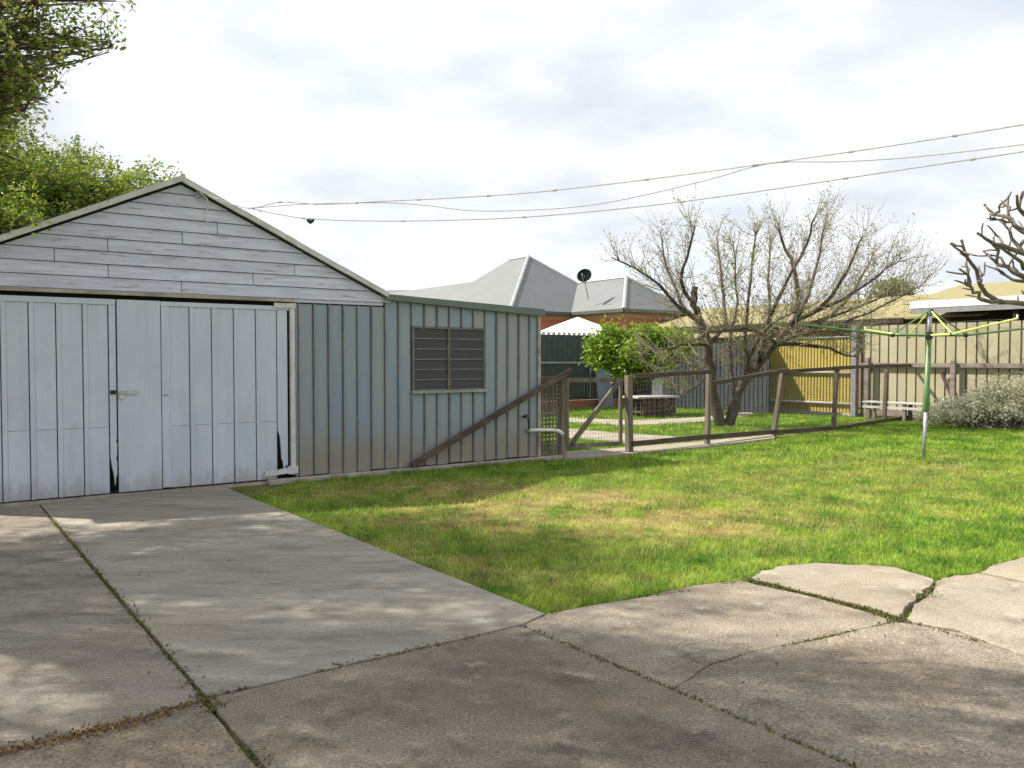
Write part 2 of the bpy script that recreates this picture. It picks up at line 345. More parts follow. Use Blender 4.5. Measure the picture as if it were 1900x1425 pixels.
def jag(pts, step=.12, amp=.012, seed=0):       # ragged polygon edge
    outp = []
    n = len(pts)
    for i in range(n):
        p = Vector(pts[i][:2]); q = Vector(pts[(i + 1) % n][:2]); L = (q - p).length; k = max(1, int(L / step)); nn = Vector((-(q - p).y, (q - p).x)) / max(L, 1e-6)
        for j in range(k):
            c = p.lerp(q, j / k); w = mnoise.fractal(Vector((c.x * 4.1, c.y * 4.1, seed)), .8, 2.2, 5)
            outp.append(c + (nn * w * amp if j else Vector((0, 0))))
    return outp
def shrink(pts, g):                             # pull a polygon in by half a joint
    n = len(pts); res = []
    area = sum(pts[i].x * pts[(i + 1) % n].y - pts[(i + 1) % n].x * pts[i].y for i in range(n))
    sg = 1 if area > 0 else -1
    for i in range(n):
        a = pts[i - 1]; b_ = pts[i]; c = pts[(i + 1) % n]
        e1 = (b_ - a).normalized(); e2 = (c - b_).normalized()
        n1_ = Vector((-e1.y, e1.x)) * sg; n2_ = Vector((-e2.y, e2.x)) * sg
        m_ = (n1_ + n2_); m_ = m_ / max(.35, m_.length_squared / 2) / 1.0
        res.append(b_ + m_ * g * .5 * 2 / 2)
    return res
def slab(name, poly, mat, parent, top=0.0, gap=.014, amp=.012, seed=0, tilt=(0, 0)):
    pts = jag(shrink([Vector(p[:2]) for p in poly], gap), .045, amp, seed)
    c = sum(pts, Vector((0, 0))) / len(pts)
    bm = bmesh.new(); vs = [bm.verts.new((p.x, p.y, top + (p.x - c.x) * tilt[0] + (p.y - c.y) * tilt[1])) for p in pts]
    f = bm.faces.new(vs); f.normal_update()
    if f.normal.z < 0: f.normal_flip()
    r = bmesh.ops.extrude_face_region(bm, geom=[f]); vv = [g for g in r['geom'] if isinstance(g, bmesh.types.BMVert)]
    bmesh.ops.translate(bm, verts=vv, vec=(0, 0, -.11))
    bmesh.ops.recalc_face_normals(bm, faces=bm.faces[:])
    topf = max(bm.faces, key=lambda f: f.calc_center_median().z)
    bmesh.ops.bevel(bm, geom=list(topf.edges), offset=.004, segments=1, affect='EDGES')
    bmesh.ops.triangulate(bm, faces=[f for f in bm.faces if len(f.verts) > 4])
    me = bpy.data.meshes.new(name); bm.to_mesh(me); bm.free(); me.materials.append(mat)
    return link(name, me, parent)
pav = bpy.data.objects.new('pavement', None); COL.objects.link(pav); XF['pavement'] = Matrix.Identity(4); tag(pav, kind='structure')
e0 = 2.87; e1 = 2.96                            # right edge of the driveway along U
J1 = G(85, 950); J2 = G(380, 1295)              # long joint
B_wl = UN(.91, WN + .02); Bend = G(1015, 1138)
Jx = G(380, 1295); Jr = G(968, 1160)
dl = (J2 - J1).normalized()
J3 = J2 + dl * 2.2                              # joint runs on under the camera
DL = UN(-1.3, -3.1); 
wallL = UN(-2.2, WN + .02); 
mid1 = G(0, 1115); mid2 = G(195, 1082)
Jtop = J1 - dl * .55
SL = {}
leftfar = UN(-2.2, -6.2)
SL['a1'] = [wallL, Jtop, mid2, mid2 + (mid1 - mid2).normalized() * 2.2]
botL = J2 + (G(0, 1398) - J2).normalized() * 3.6
SL['a2'] = [mid2 + (mid1 - mid2).normalized() * 2.2, mid2, J2, botL]
SL['b'] = [Jtop, UN(e0, WN + .02), G(455, 918), Bend, Jr, J2]
SL['c'] = [botL, J2, J3, J3 + (botL - J2)]
Dend = Jr + (G(1590, 1425) - Jr) * 1.6
SL['d'] = [J2, Jr, Dend, J3 + Vector((.4, -.9, 0)), J3]
K = [G(*p) for p in [(1015, 1138), (1100, 1122), (1200, 1106), (1285, 1085), (1375, 1077), (1500, 1105), (1600, 1132), (1662, 1152)]]
C1c = G(1662, 1152); C2c = G(1490, 1190); C3c = G(1310, 1236); 
Ge = [G(1780, 1172), G(1900, 1218), G(2150, 1300)]
SL['e1'] = [Jr, K[0], K[1], K[2], K[3], K[4], K[5], K[6], C1c, C2c, G(1400, 1206), C3c, G(1235, 1285)]
SL['e2'] = [G(1235, 1285), C3c, G(1400, 1206), C2c, C1c] + Ge + [G(2600, 1425), Dend + Vector((2.6, 0, 0)), Dend]
SL['f'] = [G(*p) for p in [(1390, 1073), (1410, 1058), (1450, 1049), (1510, 1043), (1600, 1047), (1665, 1052), (1735, 1074), (1718, 1100), (1690, 1118), (1672, 1146), (1600, 1124), (1480, 1095)]]
SL['g'] = [G(*p) for p in [(1674, 1147), (1694, 1119), (1722, 1101), (1742, 1073), (1770, 1066), (1815, 1062), (1905, 1082), (2150, 1125), (2150, 1296), (1900, 1214), (1780, 1168)]]
SL['h'] = [G(*p) for p in [(1819, 1060), (1850, 1045), (1905, 1030), (2000, 1005), (2200, 985), (2160, 1122), (1905, 1079)]]
cfg = dict(a1=('slab_left', .008, .004), a2=('slab_left', .008, .004), b=('slab_new', .022, .004), c=('slab_old', .03, .012), d=('slab_old', .014, .008),
           e1=('slab_old', .012, .03), e2=('slab_old', .012, .03), f=('slab_pale', .022, .03), g=('slab_pale', .012, .03), h=('slab_pale', .010, .02))
cfg['e1'] = ('slab_mid', .005, .010); cfg['e2'] = ('slab_mid', .005, .010)
for i, (k, poly) in enumerate(SL.items()):
    mt, gp, am_ = cfg[k]
    slab('concrete_slab', poly, M[mt], pav, top=rng.uniform(-.004, .004), gap=gp, amp=am_, seed=i * 3.1)
# back-yard paths
bp = bpy.data.objects.new('garden_path', None); COL.objects.link(bp); XF['garden_path'] = Matrix.Identity(4); tag(bp, kind='structure')
PATHS = [[(1046, 851), (1165, 842), (1312, 828), (1437, 813), (1437, 806), (1312, 818), (1165, 830), (1046, 838)],
         [(1050, 812), (1160, 821), (1290, 818), (1250, 810), (1140, 803), (1050, 795)],
         [(1050, 783), (1175, 790), (1300, 783), (1400, 770), (1395, 764), (1290, 775), (1175, 780), (1050, 775)]]
PP = [[G(*p) for p in q] for q in PATHS]
for i, q in enumerate(PP): slab('path_slab', q, M['pathc'], bp, top=.006, gap=0, amp=.03, seed=40 + i)

# ------------------------------------------------------------------ grass
def inpoly(x, y, poly):
    r = np.zeros(len(x), bool); n = len(poly)
    for i in range(n):
        a = poly[i]; c = poly[(i + 1) % n]
        cond = ((a[1] > y) != (c[1] > y)); 
        xi = (c[0] - a[0]) * (y - a[1]) / ((c[1] - a[1]) if abs(c[1] - a[1]) > 1e-9 else 1e-9) + a[0]
        r ^= cond & (x < xi)
    return r
LAWN = [G(*p) for p in [(462, 920), (1015, 1134), (1100, 1119), (1200, 1102), (1285, 1081), (1375, 1072), (1405, 1056), (1450, 1046), (1510, 1040), (1600, 1044), (1670, 1049), (1737, 1068), (1765, 1062), (1812, 1058), (1850, 1041), (1905, 1026), (2000, 1001), (2200, 981)]] + \
       [Vector((13, 5.5, 0)), Vector((16, 12, 0)), UN(20.2, -5), UN(20.2, -12.4), UN(18.9, -11.2), G(1550, 797), G(1437, 815), G(1312, 830), G(1163, 843), G(1045, 853), UN(7.6, WN + .14), UN(3.7, WN + .16)]
BACK = [G(1046, 838), G(1165, 830), G(1312, 818), G(1437, 806), G(1546, 795), UN(18.9, -11.4), UN(20.0, -12.9), UN(18.8, -14.6), UN(18.8, -19.8), UN(12, -19.8), UN(8.2, -14)]
def blades(n, poly, excl, hmean, wmean, y0, y1, three, pts=None):
    P = np.array([(p.x, p.y) for p in poly]); lo = P.min(0); hi = P.max(0); lo[1] = max(lo[1], y0); hi[1] = min(hi[1], y1)
    x = nr.uniform(lo[0], hi[0], n); y = nr.uniform(lo[1], hi[1], n)
    if pts is not None: x, y = pts[:, 0], pts[:, 1]; n = len(x)
    k = (inpoly(x, y, P) if pts is None else np.ones(n, bool)) & (x < y * .66 + .6)
    for e in excl: k &= ~inpoly(x, y, np.array([(p.x, p.y) for p in e]))
    x = x[k]; y = y[k]; n = len(x)
    dr = np.array([dryness(a, b_) for a, b_ in zip(x, y)])
    dr2 = np.clip(dr + nr.normal(0, .22, n) * (dr > .05) + (nr.random(n) < .10) * nr.uniform(.2, .8, n), 0, 1)
    keep = nr.random(n) > dr * (.55 if pts is None else .9)
    x, y, dr2, dr = x[keep], y[keep], dr2[keep], dr[keep]; n = len(x)
    tall = np.array([mnoise.noise(Vector((a * 1.7, b_ * 1.7, 5))) + 1.1 * mnoise.noise(Vector((a * 7.5, b_ * 7.5, 8))) for a, b_ in zip(x, y)])
    h = hmean * nr.uniform(.5, 1.35, n) * (1 - .45 * dr) * (1 + .35 * tall); w = wmean * nr.uniform(.6, 1.3, n)
    az = nr.uniform(0, 2 * math.pi, n); lean = nr.uniform(.1, 1.0, n) * h; la = nr.uniform(0, 2 * math.pi, n)
    z0 = np.full(n, -.035)
    sx, sy = np.cos(az) * w / 2, np.sin(az) * w / 2; lx, ly = np.cos(la) * lean, np.sin(la) * lean
    if three:
        v = np.stack([np.stack([x - sx, y - sy, z0], 1), np.stack([x + sx, y + sy, z0], 1),
                      np.stack([x + sx * .7 + lx * .35, y + sy * .7 + ly * .35, z0 + h * .6], 1), np.stack([x - sx * .7 + lx * .35, y - sy * .7 + ly * .35, z0 + h * .6], 1),
                      np.stack([x + lx, y + ly, z0 + h * .95], 1)], 1).reshape(-1, 3)
        b_ = np.arange(n) * 5
        f = [(i, i + 1, i + 2, i + 3) for i in b_.tolist()] + [(i + 3, i + 2, i + 4) for i in b_.tolist()]; k = 5
    else:
        v = np.stack([np.stack([x - sx, y - sy, z0], 1), np.stack([x + sx, y + sy, z0], 1), np.stack([x + lx, y + ly, z0 + h], 1)], 1).reshape(-1, 3)
        b_ = np.arange(n) * 3; f = [(i, i + 1, i + 2) for i in b_.tolist()]; k = 3
    return v, f, np.repeat(dr2, k)
def grass(name, label, parts):
    V = []; Fc = []; Dd = []; off = 0
    for v, f, d in parts:
        V.append(v); Fc += [tuple(i + off for i in q) for q in f]; Dd.append(d); off += len(v)
    me = bpy.data.meshes.new(name); me.from_pydata(np.concatenate(V).tolist(), [], Fc); me.materials.append(M['grass'])
    a = me.attributes.new('dry', 'FLOAT', 'POINT'); a.data.foreach_set('value', np.concatenate(Dd).astype(np.float32))
    return tag(link(name, me), label, 'grass', kind='stuff')
EP = []
for i in list(range(0, 17)) + [len(LAWN) - 2]:
    p, q = LAWN[i], LAWN[i + 1]; k_ = int((q - p).length * (420 if i < 17 else 260)); t_ = nr.random(k_)
    EP.append(np.array([[p.x, p.y]]) + t_[:, None] * np.array([[q.x - p.x, q.y - p.y]]) + nr.normal(0, .016, (k_, 2)))
EP = np.concatenate(EP); EP = EP[[mnoise.noise(Vector((a * 3.1, b_ * 3.1, 4))) > -.18 for a, b_ in EP]]
grass('lawn_grass', 'short patchy green lawn in front of the garage with dry brown patches',
      [blades(260000, LAWN, [], .044, .005, 4.4, 7.5, True), blades(280000, LAWN, [], .045, .0085, 7.5, 12, False), blades(260000, LAWN, [], .052, .015, 12, 22.5, False), blades(0, LAWN, [], .062, .006, 4, 14, True, pts=EP)])
grass('back_lawn_grass', 'short sunlit grass behind the wire fence around the fruit tree',
      [blades(150000, BACK, PP, .075, .02, 11, 29, False)])
# weeds and moss in the joints, litter on the slabs
def lathe_leaf(C, size, up=.3, aspect=.45, fold=.25, jit=.35):
    n = len(C); C = np.asarray(C); d = nr.normal(0, 1, (n, 3)); d[:, 2] = d[:, 2] * .6 + up; d /= np.linalg.norm(d, axis=1)[:, None]
    q = nr.normal(0, 1, (n, 3)); s = np.cross(d, q); s /= np.linalg.norm(s, axis=1)[:, None]; nn = np.cross(s, d)
    L = (size * nr.uniform(1 - jit, 1 + jit, n))[:, None]
    a = C; tip = C + d * L; md = C + d * L * .5
    l = md + s * L * aspect * .5 + nn * L * fold * .3; r = md - s * L * aspect * .5 + nn * L * fold * .3
    V = np.stack([a, r, tip, l], 1).reshape(-1, 3); b_ = np.arange(n) * 4
    return V, [(i, i + 1, i + 2, i + 3) for i in b_.tolist()]
def leafobj(name, C, size, mat, parent=None, up=.3, aspect=.45, label=None, fold=.25):
    V, f = lathe_leaf(C, size, up, aspect, fold)
    if parent is not None:
        mi = np.array(XF[parent.name].inverted()); V = V @ mi[:3, :3].T + mi[:3, 3]
    me = bpy.data.meshes.new(name); me.from_pydata(V.tolist(), [], f); me.materials.append(mat)
    return link(name, me, parent, label)
def along(p, q, n, w, z=-.01, gate=-.05):
    t = nr.random(n); c = np.array([p.x, p.y]) + t[:, None] * np.array([q.x - p.x, q.y - p.y]) + nr.normal(0, w, (n, 2))
    keep = np.array([mnoise.noise(Vector((a * 2.3, b_ * 2.3, 2))) > gate for a, b_ in c])
    c = c[keep]
    return np.column_stack([c, np.full(len(c), z)])
wp = [along(J1, J2, 900, .014), along(J1, J2, 700, .008, gate=-.9), along(G(210, 1085), G(250, 1140), 110, .03), along(G(375, 1290), G(440, 1345), 500, .03), along(J2, J3, 900, .022),
      along(Jr, G(1590, 1425), 500, .010), along(Jr, G(1590, 1425), 700, .006, gate=-.9), along(G(1385, 1074), G(1490, 1100), 700, .018, gate=-.9), along(G(1490, 1100), G(1600, 1128), 800, .018, gate=-.9), along(G(1600, 1128), G(1668, 1149), 600, .02, gate=-.9), along(G(1600, 1140), G(1668, 1150), 200, .03), along(C1c, C2c, 300, .014), along(C2c, C3c, 160, .008),
      along(G(1695, 1118), G(1742, 1076), 160, .02), along(G(1700, 1105), G(1720, 1100), 120, .05), along(G(1680, 1150), G(1900, 1217), 120, .01), along(J2, Jr, 260, .010),
      along(G(1800, 1185), G(1830, 1192), 60, .02), along(G(236, 985), G(250, 978), 40, .02), along(G(305, 940), G(318, 925), 30, .02), along(G(1015, 1140), G(1370, 1079), 600, .02)]
tag(leafobj('joint_weeds', np.concatenate(wp), .024, M['weed'], up=.7, aspect=.3), 'small green weeds and moss growing in the concrete joints', 'weeds', kind='stuff')
lp = [along(G(0, 1396), G(300, 1328), 650, .03, .004), along(G(300, 1325), G(385, 1295), 120, .02, .006), along(J1, J2, 300, .03, .006), along(J2, Jr, 250, .02, .006)]
lp.append(np.column_stack([nr.uniform(-4, 3.6, 260), nr.uniform(2.6, 8.6, 260), np.full(260, .006)]))
c_ = G(490, 912); lp.append(np.column_stack([nr.normal(c_.x, .22, 260), nr.normal(c_.y, .12, 260), np.full(260, -.01)]))
lp = np.concatenate(lp)
lp = lp[[not (p[1] > 4.9 and p[0] > -2.6 + (9.2 - p[1]) * .7 + .1) or abs(p[0] - c_.x) < .8 for p in lp]]
tag(leafobj('leaf_litter', lp, .018, M['litter'], up=.0, aspect=.5), 'dry brown leaf litter along the driveway joints', 'leaves', kind='stuff')

# ------------------------------------------------------------------ garage
gar = thing('garage', 'pale grey timber garage with gable, double doors and a corrugated steel lean-to', 'garage', UN(0, WN), A)
GX = lambda px, py: PN(px, py)
AP = (2.432, 3.545); EV = 5.01; EZ = 2.345; SLP = (AP[1] - EZ) / (EV - AP[0]); ES = AP[0] - (EV - AP[0])
def rake(s): return AP[1] - SLP * abs(s - AP[0])
# carcass: side, back walls and black sheets that paint shade into the gaps
MB().box(ES, ES + .05, .04, 6, 0, EZ - .06).build('side_wall', M['door'], gar)
MB().prism([(ES + .05, 0), (7.6, 0), (7.6, 2.2), (EV, rake(EV)), (AP[0], AP[1]), (ES + .05, rake(ES))], 5.95, 6).build('back_wall', M['clad'], gar)
MB().prism([(ES, 2.2), (EV, 2.2), (EV, rake(EV) - .05), (AP[0], AP[1] - .05), (ES, rake(ES) - .05)], -.012, .02).build('gable_shadow_backing', M['dark'], gar)  # black sheet behind the board gaps, paints the lap shadow lines
MB().box(3.70, 7.60, .02, .035, .0, 1.05).box(3.70, 5.44, .02, .035, 1.05, 2.12).box(6.63, 7.60, .02, .035, 1.05, 2.12).box(5.44, 6.63, .02, .035, 1.96, 2.12).build('rib_shadow_backing', M['dark'], gar)  # black sheet behind the cladding, paints the shadow line beside each rib
MB().box(ES + .05, 7.58, .08, 5.9, -.03, -.005).build('garage_floor', M['lightconc'], gar)
# weatherboards
gable = MB().prism([(ES, 2.215), (EV - .02, 2.215), (EV - .02, 2.262), (ES, 2.262)], -.02, -.014).build('gable', M['board'], gar)
CHT = .1425
joints = {}
for px, py in [(336, 532), (200, 502), (468, 517), (100, 472), (545, 501), (199, 455), (337, 442), (402, 427)]:
    s, z = GX(px, py); joints.setdefault(int((z - 2.262) // CHT), []).append(s)
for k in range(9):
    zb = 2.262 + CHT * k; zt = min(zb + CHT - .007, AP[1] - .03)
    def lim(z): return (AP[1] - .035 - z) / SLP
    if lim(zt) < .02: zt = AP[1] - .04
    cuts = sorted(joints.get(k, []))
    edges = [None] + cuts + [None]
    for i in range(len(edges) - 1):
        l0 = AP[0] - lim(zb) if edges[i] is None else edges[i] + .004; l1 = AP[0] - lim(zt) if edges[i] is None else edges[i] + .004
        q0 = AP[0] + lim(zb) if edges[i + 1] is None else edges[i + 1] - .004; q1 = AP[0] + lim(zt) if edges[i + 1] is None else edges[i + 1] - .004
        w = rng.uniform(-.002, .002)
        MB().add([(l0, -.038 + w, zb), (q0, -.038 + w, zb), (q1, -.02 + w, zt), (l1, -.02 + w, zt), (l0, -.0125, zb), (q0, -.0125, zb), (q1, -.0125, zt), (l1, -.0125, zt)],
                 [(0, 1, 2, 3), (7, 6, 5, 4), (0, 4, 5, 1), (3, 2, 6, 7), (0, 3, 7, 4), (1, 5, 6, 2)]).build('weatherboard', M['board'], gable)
# trim under the gable
MB().box(ES, 3.76, -.046, -.03, 2.212, 2.248).build('trim_batten', M['trim'], gar, bevel=.003)
MB().box(ES, 3.78, -.008, .05, 2.17, 2.214).build('door_header', M['dark'], gar)
# roof and rakes
for sg in (-1, 1):
    e = AP[0] + sg * (EV - AP[0] + (.10 if sg < 0 else .02)); za = AP[1] + .012; ze = AP[1] - SLP * abs(e - AP[0]) + .012
    MB().prism([(AP[0], za), (e, ze), (e, ze + .03), (AP[0], za + .03)], -.07, 6.1).build('roof_slope', M['rooftin'], gar)
    # capping along the rake, laid in a few overlapping lengths
    L = 4
    for i in range(L):
        a0, a1 = i / L, (i + 1) / L + (.02 if i < L - 1 else 0)
        s0 = AP[0] + (e - AP[0]) * a0; s1 = AP[0] + (e - AP[0]) * a1; o_ = .004 * (i % 2) + (rng.uniform(0, .012) if sg < 0 else 0)
        z0 = AP[1] - SLP * abs(s0 - AP[0]); z1 = AP[1] - SLP * abs(s1 - AP[0])
        MB().prism([(s0, z0 - .015 + o_), (s1, z1 - .015 + o_), (s1, z1 + .048 + o_), (s0, z0 + .048 + o_)], -.105 - o_, -.072).prism([(s0, z0 + .044 + o_), (s1, z1 + .044 + o_), (s1, z1 + .052 + o_), (s0, z0 + .052 + o_)], -.105 - o_, .12).build('rake_capping', M['capping'], gar)
MB().tube([(AP[0], -.11, AP[1] + .05), (AP[0], 6.1, AP[1] + .05)], .03, 8).build('ridge_cap', M['capping'], gar)
# lean-to roof
MB().prism([(4.97, 2.355), (7.68, 2.225), (7.68, 2.25), (4.97, 2.38)], -.05, 4.6).build('lean_to_roof', M['rooftin'], gar)
MB().prism([(4.985, 2.295), (7.665, 2.15), (7.665, 2.262), (4.985, 2.372)], -.085, -.052).build('barge_flashing', M['fascia'], gar, bevel=.004)
MB().box(7.60, 7.615, .03, 4.5, .02, 2.13).build('lean_to_side_wall', M['clad'], gar)
# cladding strips, 0.2 m each with a rib at the left edge
RB = [3.815 + .2 * k for k in range(20)]
def strip(s0, s1, z0, z1):
    pr = [(s0 + .028, .01), (s0 + .031, -.002), (s0 + .08, -.005), (s0 + .11, -.002), (s0 + .15, -.005), (s1 - .007, -.002)]
    pr2 = [(p[0], p[1] + .004) for p in reversed(pr)]
    MB().prism([(p[0], p[1]) for p in pr + pr2], z0, z1, 'z').build('cladding_strip', M['clad'], gar)
    MB().prism([(s0, .014), (s0 + .005, -.034), (s0 + .020, -.034), (s0 + .028, .014)], z0 + .001, z1 - .001, 'z').build('cladding_rib', M['rib'], gar)
def topz(s): return 2.205 if s < 4.99 else 2.315 - (s - 4.985) * .0541 - .01
strip(3.77, 3.813, .03, 2.205)
for k in range(19):
    s0 = RB[k]; s1 = min(RB[k + 1] - .0005, 7.598); zt = min(topz(s0), topz(s1))
    zb = .035 + rng.uniform(-.012, .012)
    if 5.38 < s0 < 6.45:
        strip(s0, s1, zb, 1.05); strip(s0, s1, 1.955, zt)
    else: strip(s0, s1, zb, zt)
MB().box(7.565, 7.622, -.034, -.028, .03, 2.14).box(7.616, 7.622, -.028, .06, .03, 2.14).build('corner_flashing', M['trim'], gar)
# footing
MB().box(3.4, 8.0, -.11, .0, -.09, .022).build('footing', M['lightconc'], gar, bevel=.006)
# window
wf = MB()
x0, x1, z0, z1 = 5.424, 6.622, 1.058, 1.952
wf.box(x0, x0 + .03, -.03, .06, z0, z1).box(x1 - .03, x1, -.03, .06, z0, z1).box(x0 + .03, x1 - .03, -.02, .06, z1 - .025, z1)
win = wf.build('window', M['winframe'], gar)
MB().box(x0 - .01, x1 + .01, -.06, .05, z0 - .028, z0 + .012).build('sill', M['rib'], win, bevel=.004)
MB().box(5.985, 6.03, -.028, .055, z0 + .012, z1 - .025).build('mullion', M['rust'], win, bevel=.003)
MB().box(x1 - .05, x1 - .032, -.01, .03, z0 + .012, z1 - .025).build('louvre_channel', M['rust'], win)
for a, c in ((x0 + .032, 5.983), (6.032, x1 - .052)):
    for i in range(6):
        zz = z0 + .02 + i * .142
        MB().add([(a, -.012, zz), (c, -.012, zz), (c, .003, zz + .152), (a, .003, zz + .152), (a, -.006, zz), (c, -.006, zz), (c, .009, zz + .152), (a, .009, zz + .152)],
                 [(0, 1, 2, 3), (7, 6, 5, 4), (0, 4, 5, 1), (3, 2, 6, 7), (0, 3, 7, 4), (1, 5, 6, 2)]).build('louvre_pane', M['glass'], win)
        MB().box(a, c, -.0145, -.0122, zz - .004, zz + .004).build('pane_edge_glint', M['rib'], win)  # pale strip paints the light caught along the glass edge

MB().box(x0 - .1, x1 + .1, .5, .52, .6, 2.2).build('unlit_interior_sheet', M['dark'], gar)  # black sheet standing in for the unlit interior behind the louvres
# doors
def door(name, s0, s1, panels, ztop, zsplit, lab):
    d = MB().box(s0 + .02, s1 - .006, -.004, .012, .04, ztop + .01).build(name, M['dark'], gar, label=lab)  # near-black core, unlit interior put into grooves and rot hole
    return d
ld = door('garage_door', ES + .06, 1.722, None, 2.168, .75, 'left leaf with rotted lower corner')
rd = door('garage_door', 1.735, 3.70, None, 2.16, .75, 'right leaf with flush panel, hasp and padlock')
def panel(par, a, c, zb, zt, zs):
    MB().box(a, c, -.022, -.006, zs + .0015, zt).build('door_panel', M['door'], par, bevel=.002)
    MB().box(a, c, -.0215, -.006, zb, zs - .0015).build('door_panel', M['door'], par, bevel=.002)
def batten(par, a, c, zb, zt, d=-.034):
    MB().box(a, c, d, -.006, zb, zt).build('batten', M['door'], par, bevel=.003)
# left leaf
xs = [1.647 - .2538 * k for k in range(7)]
for k, xr in enumerate(xs):
    panel(ld, xr - .206, xr - .008, .02, 2.10, .752)
    if k: batten(ld, xr + .001, xr + .047, .018, 2.10)
batten(ld, ES + .06, xs[-1] - .206, .02, 2.10)
MB().box(ES + .06, 1.72, -.034, -.006, 2.102, 2.165).build('top_rail', M['door'], ld, bevel=.003)
MB().prism([(1.650, 2.10), (1.716, 2.10), (1.716, .62), (1.708, .6), (1.716, .56), (1.716, .44), (1.706, .4), (1.716, .36), (1.714, .2), (1.704, .22), (1.699, .12), (1.692, .10), (1.688, .17), (1.676, .25), (1.664, .31), (1.650, .43)], -.034, -.006).build('stile', M['door'], ld, label='meeting stile rotted away at the foot')
# right leaf
MB().box(1.733, 2.186, -.030, -.006, .02, 2.165).build('flush_panel', M['door'], rd, bevel=.002)
rr = [2.505, 2.757, 3.014, 3.279, 3.540]
batten(rd, 2.194, 2.284, .03, 2.105)
for k, xr in enumerate(rr):
    panel(rd, (2.285 if k == 0 else rr[k - 1] + .046), xr - .008, .025, 2.105, .735)
    if k < 4: batten(rd, xr + .001, xr + .045, .025, 2.105)
MB().box(2.19, 3.698, -.034, -.006, 2.107, 2.16).build('top_rail', M['door'], rd, bevel=.003)
MB().prism([(3.541, 2.105), (3.665, 2.105), (3.665, .16), (3.645, .20), (3.632, .15), (3.612, .14), (3.600, .24), (3.585, .26), (3.578, .42), (3.566, .55), (3.541, .62)], -.034, -.006).build('stile', M['door'], rd, label='outer stile with a rotted slot at its foot')
MB().prism([(3.36, .06), (3.70, .085), (3.70, .155), (3.37, .125)], -.06, -.036).build('patch_board', M['white'], rd, bevel=.003)
hs = MB(); hs.box(1.742, 1.93, -.040, -.031, 1.108, 1.152).box(1.90, 1.935, -.046, -.030, 1.10, 1.162)
hasp = hs.build('hasp', M['galv'], rd, bevel=.002)
MB().box(1.655, 1.712, -.046, -.034, 1.115, 1.16).box(1.665, 1.69, -.060, -.046, 1.125, 1.148).build('staple_plate', M['hole'], ld, bevel=.002)
MB().tube([(1.765 + .014 * math.cos(a), -.052, 1.108 + .026 * math.sin(a)) for a in [math.pi * i / 8 for i in range(9)]], .004, 6).box(1.742, 1.790, -.064, -.042, 1.066, 1.108).build('padlock', M['chrome'], hasp, bevel=.0015)
MB().box(2.05 + .15, 2.05 + .21, -.037, -.034, 1.085, 1.10).build('hinge_plate', M['trim'], rd)
MB().box(3.703, 3.766, -.045, .01, .06, 2.20).build('door_post', M['white'], gar, bevel=.004)
MB().box(3.50, 3.775, -.05, -.036, 2.135, 2.195).build('strap_hinge', M['white'], rd, bevel=.003)
MB().box(3.66, 3.79, -.062, -.046, .07, .17).build('hinge_block', M['white'], gar, bevel=.006)
MB().box(ES - .02, 3.72, -.03, .06, -.06, .004).build('threshold', M['lightconc'], gar)
# cable bracket on the gable
br = MB().tube([(2.60, -.05, 3.43), (2.62, -.14, 3.42), (2.68, -.18, 3.40)], .012, 6).box(2.585, 2.625, -.06, -.03, 3.38, 3.45).build('cable_bracket', M['galv'], gar)
MB().tube([(2.62, -.10, 3.42), (2.70, -.12, 3.36), (2.715, -.06, 3.26), (2.70, -.05, 3.20), (2.71, -.045, 3.10)], .006, 6).build('lead_wire', M['pvc'], br)

# leaning rail, pipe, lattice (all in the garage frame)
def local(s, d, z): return UN(s, WN - d, z)
o = MB().bar((0, 0, 0), (2.78, 0, 1.27), .05, .075).build('timber_rail', M['railtimber'])
o.location = local(5.37, -.10, .06); o.rotation_euler = (0, 0, A); tag(o, 'long dark timber rail leaning diagonally from the wall foot up to the gate post', 'timber rail')
dp = thing('drain_pipe', 'short white plastic waste pipe with angled end beside the lattice', 'pipe', local(7.36, -.05, .44), A)
MB().tube([(0, -.0, .0), (.38, -.10, -.01), (.47, -.12, -.025)], .026, 10).build('pipe', M['pvc'], dp, smooth=True)
MB().tube([(.45, -.115, -.018), (.50, -.13, -.03), (.555, -.15, -.085)], .030, 10).build('elbow', M['pvc'], dp, smooth=True)
tp = thing('garden_tap', 'black tap and hose fitting on the steel wall near the lattice', 'tap', local(7.3, -.03, .44), A)
MB().tube([(0, .02, .20), (0, -.05, .20), (.03, -.07, .19), (.045, -.07, .10), (.05, -.06, .0)], [.014, .014, .016, .011, .011], 8).build('hose', M['black'], tp, smooth=True)
MB().tube([(-.03, -.05, .225), (.03, -.05, .225)], .012, 8).build('tap_handle', M['black'], tp)
lt = thing('lattice_panel', 'weathered square timber lattice between the lean-to corner and the gate post', 'lattice', local(7.64, -.02, 0), A)
for i in range(6): MB().box(.006 + i * .068, .036 + i * .068, -.006, .002, .02, 1.24).build('lattice_slat', M['greytimber'], lt)
for i in range(19): MB().box(0, .37, .003, .011, .03 + i * .066, (.060 if i not in (9, 10) else .08) + i * .066).build('lattice_slat', M['greytimber'], lt)

